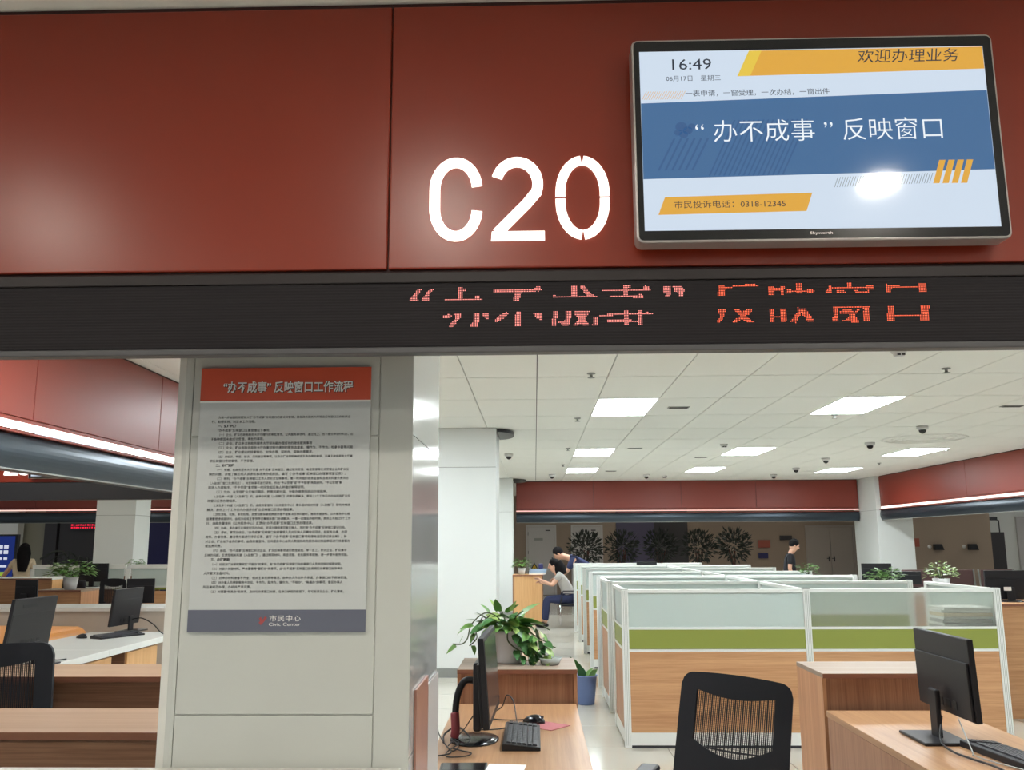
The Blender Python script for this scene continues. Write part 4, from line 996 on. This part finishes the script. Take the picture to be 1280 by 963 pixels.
MB().box(-.3, .0, -.14, -.05, 2.05, 2.14).build('lamp_head', M['band_dark'], t)
# hall wall signs
for (x0, x1, z0, z1, m_, nm, lab) in ((6.63, 6.98, 1.36, 1.58, 'rust', 'wall_sign', 'rusty red sign on the far brown wall left of the standing man'), (7.28, 7.63, 1.58, 1.71, 'charcoal', 'wall_sign', 'dark plate on the far wall above the standing man'),
      (6.62, 6.9, 1.05, 1.2, 'navy', 'wall_box', 'dark blue box on the far wall left of the standing man')):
    o = MB().box(x0, x1, -.05, 0, z0, z1).build(nm, M[m_]); o.location = (0, 26.98, 0); tag(o, lab, 'sign' if nm == 'wall_sign' else 'wall box')
t = empty('warning_sign', (-.02, 26.92, .62), 0, 'yellow triangular electric warning sign with black border by the left door', 'sign')
MB().prism([(-.19, 0), (.19, 0), (0, .34)], 0, .02).build('border', M['black'], t); MB().prism([(-.145, .025), (.145, .025), (0, .285)], -.006, .001).build('face', M['yellow'], t)
MB().prism([(-.01, .05), (.03, .12), (.005, .115), (.03, .2), (-.04, .11), (-.01, .115)], -.01, -.005).build('bolt_symbol', M['black'], t)
# dark ficus trees in the hall
def tree(x, y, h, label, seed, dark=True):
    t = empty('ficus_tree', (x, y, 0), 0, label, 'tree', 'potted trees in the hall'); rng = random.Random(seed)
    MB().lathe([(.16, 0), (.22, .4), (.2, .4), (.18, .36)], n=16).build('pot', M['charcoal'], t)
    for k in range(3): MB().tube(smooth_path([(rng.uniform(-.03, .03), 0, .38), (rng.uniform(-.05, .05), 0, .8), (rng.uniform(-.12, .12), rng.uniform(-.1, .1), 1.35)], 4), .018, 6).build('trunk', M['trunk'], t)
    mb = MB(); c = Vector((0, 0, h-.47))
    for k in range(620):
        d = Vector((rng.gauss(0, 1), rng.gauss(0, 1), rng.gauss(0, 1))).normalized(); rad = .42*rng.random()**.45
        p = c+Vector((d.x*rad, d.y*rad, d.z*rad*.95)); dd = (d+Vector((0, 0, rng.uniform(-.2, .6)))).normalized(); L = rng.uniform(.09, .15); sd = dd.cross(Vector((rng.gauss(0,1), rng.gauss(0,1), rng.gauss(0,1)))).normalized()*L*.17
        mb.add([p, p+dd*L*.45+sd, p+dd*L, p+dd*L*.45-sd], [(0,1,2,3)])
    mb.build('foliage', M['tree_leaf'], t, kind='stuff')
    return t
for k, (x, h, lab) in enumerate(((1.28, 1.87, 'leftmost dark indoor tree, in front of the second white door'), (2.22, 1.9, 'second dark tree from the left, at the edge of the purple wall'), (3.2, 1.9, 'middle dark tree in front of the purple wall'),
      (4.13, 1.9, 'dark tree on the beige wall, left of the rightmost one'), (5.02, 1.93, 'rightmost dark indoor tree on the beige wall'))):
    tree(x, 23.0, h, lab, 20+k)

# far cabinet with plant and files
pedestal(-.45, .155, 18.0, 18.6, 0, .912, 'light oak cabinet at the far end of the aisle', front='oak_light', top='oak_light', sides='oak_hd')
small_plant((-.27, 18.2, .912), 'small plant in a white pot on the far oak cabinet', r=.16, h=.22, pr_=.08, ph=.13, seed=9, n=110, ls=1.5)
for k in range(3):
    o = MB().box(0, .34, 0, .24, 0, .035).build('file_folder', M[('paper', 'blue_pale', 'blue_pale')[k]]); o.location = (-.13+.01*k, 18.15, .913+.037*k)
    tag(o, ['white folder at the bottom of the pile on the far oak cabinet', 'pale blue folder in the middle of the pile on the far cabinet', 'pale blue folder on top of the pile on the far cabinet'][k], 'folder')
o = MB().box(0, .09, 0, .2, 0, .1).build('desk_phone', M['navy'], bev=.01); o.location = (.07, 17.99+.2, 1.024); tag(o, 'dark phone beside the blue folders on the far cabinet', 'phone')

# ================================================================== CEILING FITTINGS
def sprinkler(x, y, lab):
    t = empty('sprinkler', (x, y, H), 0, lab, 'sprinkler', 'ceiling sprinklers')
    MB().lathe([(.035, 0), (.035, -.008), (.012, -.01), (.012, -.035), (.03, -.037), (.03, -.04)], n=12).build('head', M['alu_dark'], t)
for x, y, lab in ((.479, 7.25, 'sprinkler head nearest on the left, left of the first light'), (.494, 9.95, 'second sprinkler head left of the first light row'), (.506, 13.22, 'tiny sprinkler head beside the second left light'),
     (.523, 16.05, 'farthest sprinkler head on the left'), (3.36, 7.18, 'sprinkler head near the top right, right of the smoke detector'), (3.34, 9.86, 'sprinkler head just below the large light'),
     (6.27, 13.63, 'sprinkler head right of the right-hand light'), (6.22, 16.17, 'sprinkler head between the two right-hand lights')): sprinkler(x, y, lab)
def smoke(x, y, lab, big=1.):
    t = empty('smoke_detector', (x, y, H), 0, lab, 'smoke detector', 'ceiling smoke detectors')
    MB().lathe([(.055*big, 0), (.055*big, -.02), (.04*big, -.03), (.04*big, -.045), (.02*big, -.05), (.001, -.05)], n=20).build('body', M['pot'], t)
    MB().box(-.028*big, -.004, -.042*big, -.036*big, -.046, -.034).box(.004, .028*big, -.042*big, -.036*big, -.046, -.034).build('vents', M['port'], t)
smoke(2.687, 6.45, 'round smoke detector near the top right of the ceiling', 1.); smoke(2.736, 12.82, 'smoke detector beside the middle light of the centre row'); smoke(2.767, 19.0, 'smoke detector far back above the red wall')
def domecam(x, y, lab):
    t = empty('dome_camera', (x, y, H), 0, lab, 'camera', 'ceiling dome cameras')
    MB().lathe([(.07, 0), (.07, -.03), (.055, -.045)], n=20).build('housing', M['pot'], t); MB().lathe([(.045, -.045), (.04, -.07), (.02, -.088), (.001, -.092)], n=20).build('dome', M['black_gloss'], t)
for x, y, lab in ((-.4, 14.0, 'dome camera beside the round-collared column'), (.366, 18.39, 'dome camera above the left end of the red wall'), (2.33, 18.57, 'dome camera above the middle of the red wall'), (4.76, 10.93, 'nearest dome camera at the right'),
     (4.79, 12.74, 'second dome camera at the right, left of the nearest'), (4.93, 15.13, 'third dome camera in the right row'), (5.01, 17.14, 'fourth dome camera in the right row'), (5.02, 18.8, 'farthest dome camera in the right row')): domecam(x, y, lab)
for x, y, lab in ((1.51, 9.2, 'small air slot right of the first light'), (1.51, 13.3, 'small air slot right of the second left light'), (2.77, 14.8, 'small air slot left of the centre row'), (1.51, 17.6, 'small air slot farthest to the left'), (5.0, 9.3, 'small air slot at the right edge of the ceiling')):
    t = empty('air_slot', (x, y, H), 0, lab, 'vent', 'ceiling air slots')
    MB().box(-.11, .11, -.05, .05, -.006, 0).build('frame', M['alu_dark'], t)
    for k in range(4): MB().box(-.095, .095, -.036+k*.02, -.026+k*.02, -.010, -.005).build('slat', M['ceil_gap'], t)
t = empty('round_diffuser', (5.37, 12.3, H), 0, 'large round ceiling diffuser with a faint reddish tint', 'vent')
for r_ in (.55, .42, .28): MB().lathe([(r_, 0), (r_, -.012), (r_-.05, -.016), (r_-.05, 0)], n=40, cap=False).build('ring', M['ceil'], t)
# ================================================================== LEFT SIDE
def long_cabinet(x0, x1, y0, y1, z1, label):
    t = empty('storage_cabinet', (x0, y0, 0), 0, label, 'cabinet'); W, D = x1-x0, y1-y0
    MB().box(-.0, W, -.012, D, z1-.026, z1).build('top', M['oak_pale2'], t, bev=.002)
    MB().box(0, W, -.0135, -.0125, z1-.026, z1-.001).build('edge_band', M['edge_dark'], t)
    MB().box(.0, W, .004, .02, 0, z1-.026).build('front_panel', M['oak_hd'], t)
    MB().box(0, .018, .02, D, 0, z1-.026).build('side_panel', M['oak_hd'], t); MB().box(W-.018, W, .02, D, 0, z1-.026).build('side_panel', M['oak_hd'], t)
    return t
M['oak_pale2'] = wood('oak_tan_top', srgb(172, 142, 116), srgb(154, 122, 96), (1., 34, 34), .34)
long_cabinet(-3.0, -1.0, 3.195, 3.63, .912, 'long wooden cabinet nearest at lower left with dark horizontal grain')
long_cabinet(-2.9, -1.25, 4.485, 4.92, .912, 'second long wooden cabinet at lower left, behind the mesh chair')
mesh_chair((-2.52, 4.1, 0), R(8), 'black mesh-back office chair at the lower left edge', recl=4, roll=-3).scale = (1.08, 1.0, 1.02)
# white counter along the left opening
t = empty('service_counter', (0, 0, 0), 0, 'long white counter at left carrying two monitors seen from behind', 'counter')
for a, b in ((4.0, 6.98), (6.985, 9.0-.62)): MB().box(-4.1, -3.27, a, b, .70, .75).build('counter_top', M['white_top'], t, bev=.004)
MB().box(-4.05, -4.0, 4.0, 8.3, 0, .70).build('outer_panel', M['beige_panel'], t)
for k, y in enumerate((5.6, 6.5, 7.35)):
    d_ = MB().box(-3.85, -3.32, y, y+.6, .02, .69).build('drawer_unit', M['oak_hd'], t)
    for j in range(3): MB().box(-3.32, -3.3, y+.01, y+.59, .05+j*.215, .255+j*.215).build('drawer_front', M['oak_light'], d_, bev=.003)
ma = monitor((-3.38, 6.1, .75), R(-92), 'black monitor seen from behind, nearest on the left white counter', .50, .335, .28, 8, base='box', house=False, neck=.16)
MB().box(-.02, .15, -.0, .001, .385, .405).build('logo_strip', M['port'], ma)
mb_ = monitor((-3.80, 8.45, .75), R(-95), 'black monitor seen from behind, farther along the left white counter', .50, .335, .225, 6, base='box', house=False, neck=.14)
keyboard((-3.66, 7.95, .75), R(62), 'black keyboard in front of the farther left monitor'); mouse((-3.93, 7.85, .751), R(70), 'black mouse left of the keyboard on the left white counter')
cable('monitor_cable', [(-3.765, 8.45, .86), (-3.66, 8.42, .87), (-3.52, 8.35, .82), (-3.42, 8.25, .77), (-3.34, 8.15, .756), (-3.28, 8.1, .756)], .005, 'black cables drooping right from the farther left monitor')
cable('monitor_cable', [(-3.43, 6.15, .86), (-3.4, 6.25, .80), (-3.36, 6.35, .756), (-3.3, 6.4, .756)], .005, 'short black cable under the nearest left monitor')
# orange bench outside
t = empty('orange_bench', (-4.75, 6.6, 0), 0, 'orange curved bench end beyond the left white counter', 'bench')
MB().prism([(-.55, .45), (.42, .45)]+[(.42+.12*math.cos(R(a)), .67+.12*math.sin(R(a))) for a in range(-80, 91, 20)]+[(-.55, .80)], -.8, 1.95, 'y').build('backrest', M['orange'], t, bev=.03)
MB().box(-.5, .4, -.7, .9, 0, .45).build('base', M['orange'], t, bev=.02)
# island counter
t = empty('service_counter', (0, 9.0, 0), 0, 'beige-fronted counter with white top across the far left opening', 'counter')
MB().box(-9.4, -3.2, -.02, .6, .89, .925).build('counter_top', M['white_top'], t, bev=.003)
MB().box(-9.4, -3.2, 0, .04, 0, .89).build('front_panel', M['beige_panel'], t)
monitor((-5.80, 10.2, .80), R(178), 'dark monitor seen from behind beside the bushy plant, far left', .26, .27, .22, 3)
side_d = empty('island_desk', (-7.6, 10.0, 0), 0, 'oak desk behind the beige-fronted counter', 'desk')
MB().box(0, 4.2, 0, .5, .77, .80).build('desktop', M['oak_top'], side_d); MB().box(0, 4.2, .1, .12, 0, .77).build('front_panel', M['oak_hd'], side_d)
pedestal(-6.1, -5.53, 10.95, 11.4, 0, 1.0, 'oak cabinet under the bushy plant behind the beige counter', front='oak_h', top='oak_pale')
pp = small_plant((-5.75, 11.1, 1.0), 'bushy green plant in a white pot behind the beige counter', r=.26, h=.22, pr_=.09, ph=.15, seed=14, n=170, ls=1.7)
pedestal(-7.2, -6.25, 11.6, 12.2, 0, 1.12, 'tall oak unit with white top at the far left edge', front='oak_h', top='white_top', sides='oak_light')
t = empty('cubicle_partition', (0, 13.0, 0), 0, 'white-framed frosted partition behind the far left plants', 'partition')
for a, b in ((-7.3, -5.93), (-5.87, -4.9)):
    MB().box(a+.03, b-.03, -.005, .005, .95, 1.2).build('glass_pane', M['frost'], t); MB().box(a+.03, b-.03, -.01, .01, .9, .93).build('green_panel', M['green'], t); MB().box(a+.03, b-.03, -.01, .01, .05, .88).build('wood_panel', M['oak_h'], t)
    MB().box(a, b, -.02, .02, 1.2, 1.26).build('top_rail', M['alu'], t, bev=.003); MB().box(a+.03, b-.03, -.018, .018, .93, .95).build('middle_rail', M['alu'], t)
for x in (-7.3, -5.9, -4.9): MB().box(x-.03, x+.03, -.022, .022, 0, 1.2).build('post', M['alu'], t)
ch2 = mesh_chair((-5.70, 12.40, 0), R(175), 'black mesh-back chair behind the beige counter, left of a monitor', recl=4); ch2.scale = (.80, .80, 1.03)
ch3 = mesh_chair((-6.17, 12.1, 0), R(185), 'black chair with a dark jacket draped over it, beside the bushy plant', recl=4, jacket=True); ch3.scale = (.78, .78, 1.02)
monitor((-4.52, 10.3, .80), R(-165), 'dark monitor seen from behind, right of the far mesh chair', .30, .28, .22, 6)
monitor((-6.35, 12.86, .95), R(180), 'wide dark monitor behind the jacket-draped chair', .42, .26, .2, 0)
small_plant((-5.98, 13.4, 1.12), 'tiny plant peeking above the frosted partition at far left', r=.12, h=.12, seed=16, n=50)
side_desk(-6.65, -6.0, 12.72, 12.96, .95, 'white-topped desk behind the jacket-draped chair')
side_desk(-6.4, -5.5, 13.15, 13.7, 1.12, 'white-topped shelf behind the far left partition')
# lit navy poster and hall plants on the left
t = empty('poster_stand', (-12.2, 20.0, 0), 0, 'lit navy blue poster stand behind the long-haired woman, left edge', 'poster')
MB().box(-.95, .55, 0, .12, .2, 1.78).build('frame', M['band_dark'], t, bev=.01); MB().box(-.9, .50, -.012, 0, .25, 1.74).build('lit_face', M['p_navy'], t)
for k, z_ in enumerate((1.5, 1.38)):
    mb = MB(); rng = random.Random(30+k)
    for q in range(4): mb.box(-.12+q*.13, -.02+q*.13, -.016, -.012, z_-.035, z_+.045)
    mb.build('heading_blocks', M['p_lit'], t, kind='stuff')
mb = MB()
for q in range(5): mb.box(-.2+q*.12, -.12+q*.12, -.016, -.012, 1.22, 1.27)
mb.box(-.2, .36, -.016, -.012, 1.05, 1.1); mb.build('text_blocks', M['p_lit'], t, kind='stuff')
mb = MB()
for q in range(3): mb.box(-.1+q*.16, 0+q*.16, -.016, -.012, .86, .95)
mb.build('icon_blocks', M['p_litg'], t, kind='stuff')
t = empty('palm_plant', (-11.6, 23.0, 0), 0, 'dark spiky palm in front of the far dark board, left', 'plant'); rng = random.Random(41); mb = MB()
for k in range(26):
    a = rng.random()*6.28; L = rng.uniform(.7, 1.1); e = rng.uniform(.2, 1.1)
    pts = [Vector((0, 0, .55)), Vector((math.cos(a)*L*.5, math.sin(a)*L*.5, .55+L*e)), Vector((math.cos(a)*L, math.sin(a)*L, .45+L*e*.9))]
    pp_ = smooth_path(pts, 4); mb.tube(pp_, [.012]*len(pp_), 4)
    for q in pp_[2:]:
        sd = Vector((-math.sin(a), math.cos(a), 0))*.12
        mb.add([q, q+sd*.5+Vector((0,0,-.04)), q+sd+Vector((0,0,-.12)), q-sd*.5+Vector((0,0,-.04)), q-sd+Vector((0,0,-.12))], [(0,1,2), (0,3,4)])
mb.build('fronds', M['tree_leaf'], t, kind='stuff'); MB().lathe([(.18, 0), (.24, .5), (.2, .5)], n=14).build('pot', M['charcoal'], t)

# ================================================================== PEOPLE
def skin_obj(name, m, parent, verts, edges, rad, sub=2):
    me = bpy.data.meshes.new(name); me.from_pydata([tuple(v) for v in verts], edges, [])
    o = bpy.data.objects.new(name, me); COL.objects.link(o); o.parent = parent
    md = o.modifiers.new('skin', 'SKIN'); md.use_smooth_shade = True
    sv = me.skin_vertices[0].data if me.skin_vertices else None
    if sv is None:
        bm = bmesh.new(); bm.from_mesh(me); bm.verts.layers.skin.verify(); bm.to_mesh(me); bm.free(); sv = me.skin_vertices[0].data
    for i, r_ in enumerate(rad):
        r_ = r_ if isinstance(r_, tuple) else (r_, r_); sv[i].radius = r_; sv[i].use_root = (i == 0)
    s = o.modifiers.new('sub', 'SUBSURF'); s.levels = sub; s.render_levels = sub
    me.materials.append(m); return o
def person(name_loc, yaw, label, J, top_m, leg_m, hair_len=0, sleeve=1., scale=1., hairm='hair'):
    """J: joint name -> position (local; facing -Y). sleeve: share of the upper arm covered"""
    t = empty('person', name_loc, yaw, label, 'person'); t.scale = (scale,)*3
    V = {k: Vector(v) for k, v in J.items()}
    names_ = ['pelvis', 'waist', 'chest', 'neck', 'headb', 'headt']
    vs = [V[n] for n in names_]; rad = [.105, .09, .10, .05, .072, .06]; ed = [(0,1),(1,2),(2,3),(3,4),(4,5)]
    for s in 'lr':
        b = len(vs); vs += [V['sh'+s], V['el'+s], V['wr'+s]]; rad += [.05, .04, .028]; ed += [(2, b), (b, b+1), (b+1, b+2)]
        d = (V['wr'+s]-V['el'+s]).normalized(); sd = d.orthogonal().normalized()
        pb = len(vs); palm = V['wr'+s]+d*.07; vs.append(palm); rad.append((.036, .018)); ed.append((b+2, pb))
        for q in range(4):
            L = (.07, .08, .075, .06)[q]; off = sd*(.024-.016*q); a = len(vs); cr = d.cross(sd)
            vs += [palm+off+d*.02, palm+off+d*(.02+L*.55)+cr*.01, palm+off+d*(.02+L)+cr*.03]; rad += [.009, .009, .008]; ed += [(pb, a), (a, a+1), (a+1, a+2)]
        a = len(vs); vs += [V['wr'+s]+d*.03+sd*.035, V['wr'+s]+d*.07+sd*.055]; rad += [.011, .009]; ed += [(b+2, a), (a, a+1)]
        b = len(vs); vs += [V['hip'+s], V['kn'+s], V['an'+s]]; rad += [.078, .055, .04]; ed += [(0, b), (b, b+1), (b+1, b+2)]
    body = skin_obj('body', M['skin'], t, vs, ed, rad)
    # shirt
    sv = [V['pelvis']+Vector((0,0,-.02)), V['waist'], V['chest'], V['chest'].lerp(V['neck'], .55)]; sr = [(.145, .135), (.14, .13), (.16, .14), (.085, .085)]; se = [(0,1),(1,2),(2,3)]
    for s in 'lr':
        b = len(sv); e = V['sh'+s].lerp(V['el'+s], .5*sleeve) ; e2 = V['sh'+s].lerp(V['el'+s], sleeve*.95)
        sv += [V['sh'+s], e, e2]; sr += [.068, .06, .056]; se += [(2, b), (b, b+1), (b+1, b+2)]
    skin_obj('shirt', M[top_m], t, sv, se, sr)
    # trousers
    tv_ = [V['pelvis']]; tr = [(.135, .12)]; te = []
    for s in 'lr':
        b = len(tv_); tv_ += [V['hip'+s], V['kn'+s], V['an'+s].lerp(V['kn'+s], .08)]; tr += [.095, .072, .055]; te += [(0, b), (b, b+1), (b+1, b+2)]
    skin_obj('trousers', M[leg_m], t, tv_, te, tr)
    for s in 'lr':
        f = V['an'+s]; fd = Vector((0, -1, 0)) if 'toe' not in J else Vector(J['toe'])
        sh = MB(); sh.ball((0, 0, 0), (.045, .125, .045), 12, 8); o = sh.build('shoe', M['black'], t); o.location = f+fd*.06+Vector((0,0,-.03)); o.rotation_euler = (0, 0, math.atan2(fd.x, -fd.y) if fd.length else 0)
    # head details: face side given by J['face']
    hc = V['headb'].lerp(V['headt'], .5); up = (V['headt']-V['headb']).normalized(); fc = Vector(J['face']).normalized(); rt_ = fc.cross(up).normalized()
    basis = Matrix((rt_, -fc, up)).transposed().to_4x4()
    def place(o): o.matrix_local = Matrix.Translation(hc) @ basis; return o
    place(MB().ball((0, 0, 0), (.076, .093, .115), 16, 12).build('face', M['skin'], t))
    hm = MB(); hm.ball((0, .02, .035), (.088, .098, .105), 18, 12)
    hm.v = [(x, max(y, -.052) if z < .055 else y, z if z > -.03 or y > .02 else -.03) for x, y, z in hm.v]
    place(hm.build('hair', M['hair'], t))
    if hair_len:
        lh = MB(); pts = [(0, .07, .06), (0, .1, -.05), (0, .11, -.18), (0, .1, -hair_len)]
        lh.tube([(p[0], p[1], p[2]) for p in smooth_path(pts, 4)], [.085+.03*min(1, k/4)-(.05*(k/12)**3) for k in range(13)], 12); place(lh.build('long_hair', M['hair'], t))
    ft = MB(); ft.ball((0, -.094, -.008), (.012, .018, .022), 8, 6); ft.ball((-.078, 0, 0), (.01, .02, .03), 8, 6); ft.ball((.078, 0, 0), (.01, .02, .03), 8, 6); place(ft.build('nose_and_ears', M['skin'], t))
    ey = MB(); ey.ball((-.03, -.082, .015), (.012, .008, .006), 8, 6); ey.ball((.03, -.082, .015), (.012, .008, .006), 8, 6); ey.box(-.02, .02, -.09, -.08, -.055, -.05); place(ey.build('eyes_and_mouth', M['hair'], t))
    return t
# standing man looking down, seen from his right side (he faces +X)
J = dict(pelvis=(0,0,.92), waist=(0,.02,1.05), chest=(0,.0,1.27), neck=(0,-.03,1.43), headb=(0,-.08,1.48), headt=(0,-.12,1.63), face=(0,-1,-.7),
 shl=(.17,.0,1.36), ell=(.2,.03,1.1), wrl=(.12,-.16,1.0), shr=(-.17,0,1.36), elr=(-.2,.03,1.08), wrr=(-.14,-.12,.93),
 hipl=(.09,0,.86), knl=(.1,-.03,.48), anl=(.1,.02,.07), hipr=(-.09,0,.86), knr=(-.1,.0,.48), anr=(-.1,.04,.07))
person((4.78, 17.1, 0), R(80), 'man in a black T-shirt and black hair standing with bowed head behind the partitions', J, 'black_cloth', 'black_cloth', sleeve=.7, scale=.94)
# bending man in navy leaning left over the seated woman
J = dict(pelvis=(0,.25,.9), waist=(0,.16,1.02), chest=(0,-.08,1.17), neck=(0,-.26,1.24), headb=(0,-.33,1.24), headt=(0,-.43,1.33), face=(0,-.7,-.7),
 shl=(.17,-.1,1.2), ell=(.19,-.22,.98), wrl=(.12,-.42,.86), shr=(-.17,-.1,1.2), elr=(-.2,-.2,.97), wrr=(-.12,-.4,.84),
 hipl=(.09,.27,.86), knl=(.1,.22,.47), anl=(.1,.3,.07), hipr=(-.09,.27,.86), knr=(-.1,.2,.47), anr=(-.1,.26,.07))
person((.85, 17.6, 0), R(-90), 'man in a navy shirt bending to the left over the seated woman', J, 'navy_cloth', 'black_cloth', sleeve=1., scale=1.03)
# seated woman leaning forward, facing left
J = dict(pelvis=(0,.12,.52), waist=(0,.08,.68), chest=(0,-.04,.86), neck=(0,-.12,1.0), headb=(0,-.17,1.04), headt=(0,-.18,1.18), face=(0,-1,-.35),
 shl=(.15,-.06,.95), ell=(.18,-.2,.76), wrl=(.1,-.38,.84), shr=(-.15,-.06,.95), elr=(-.18,-.2,.76), wrr=(-.1,-.36,.8),
 hipl=(.09,.1,.5), knl=(.1,-.3,.5), anl=(.1,-.34,.07), hipr=(-.09,.1,.5), knr=(-.1,-.32,.5), anr=(-.1,-.36,.07))
person((.52, 17.0, 0), R(-90), 'seated woman in a light grey top leaning forward at the far desk', J, 'grey_cloth', 'navy_cloth', sleeve=.6, hair_len=.12)
t = empty('visitor_chair', (.66, 17.0, 0), R(-90), 'chair with pale cover and metal frame under the seated woman', 'chair')
MB().box(-.22, .22, -.22, .22, .40, .43).build('seat', M['black'], t, bev=.012)
MB().box(-.21, .21, .2, .225, .5, .86, Matrix.Rotation(R(-8), 4, 'X')).build('backrest', M['grey_cloth'], t, bev=.01)
for s_ in (-1, 1):
    MB().tube([(s_*.2, .25, .85), (s_*.21, .2, .42), (s_*.21, .2, .03)], .012, 8).build('leg', M['chrome'], t); MB().tube([(s_*.21, -.2, .42), (s_*.21, -.2, .03)], .012, 8).build('leg', M['chrome'], t)
    MB().tube([(s_*.22, .2, .66), (s_*.24, -.15, .66), (s_*.22, -.2, .44)], .012, 8).build('armrest', M['band_dark'], t)
# woman with long hair, far left, seen from behind, one arm to the left
J = dict(pelvis=(0,0,.92), waist=(0,0,1.04), chest=(0,.0,1.24), neck=(0,0,1.4), headb=(0,0,1.45), headt=(0,-.01,1.6), face=(.3,-1,0),
 shl=(.15,0,1.33), ell=(.28,-.02,1.14), wrl=(.40,-.1,1.0), shr=(-.15,0,1.33), elr=(-.2,0,1.1), wrr=(-.2,-.12,.95),
 hipl=(.09,0,.86), knl=(.1,-.02,.48), anl=(.1,.02,.07), hipr=(-.09,0,.86), knr=(-.1,.0,.48), anr=(-.1,.04,.07))
person((-8.6, 15.0, 0), R(190), 'woman with long black hair in a cream top, seen from behind at far left', J, 'cream_cloth', 'black_cloth', hair_len=.36, sleeve=.6, scale=.95)
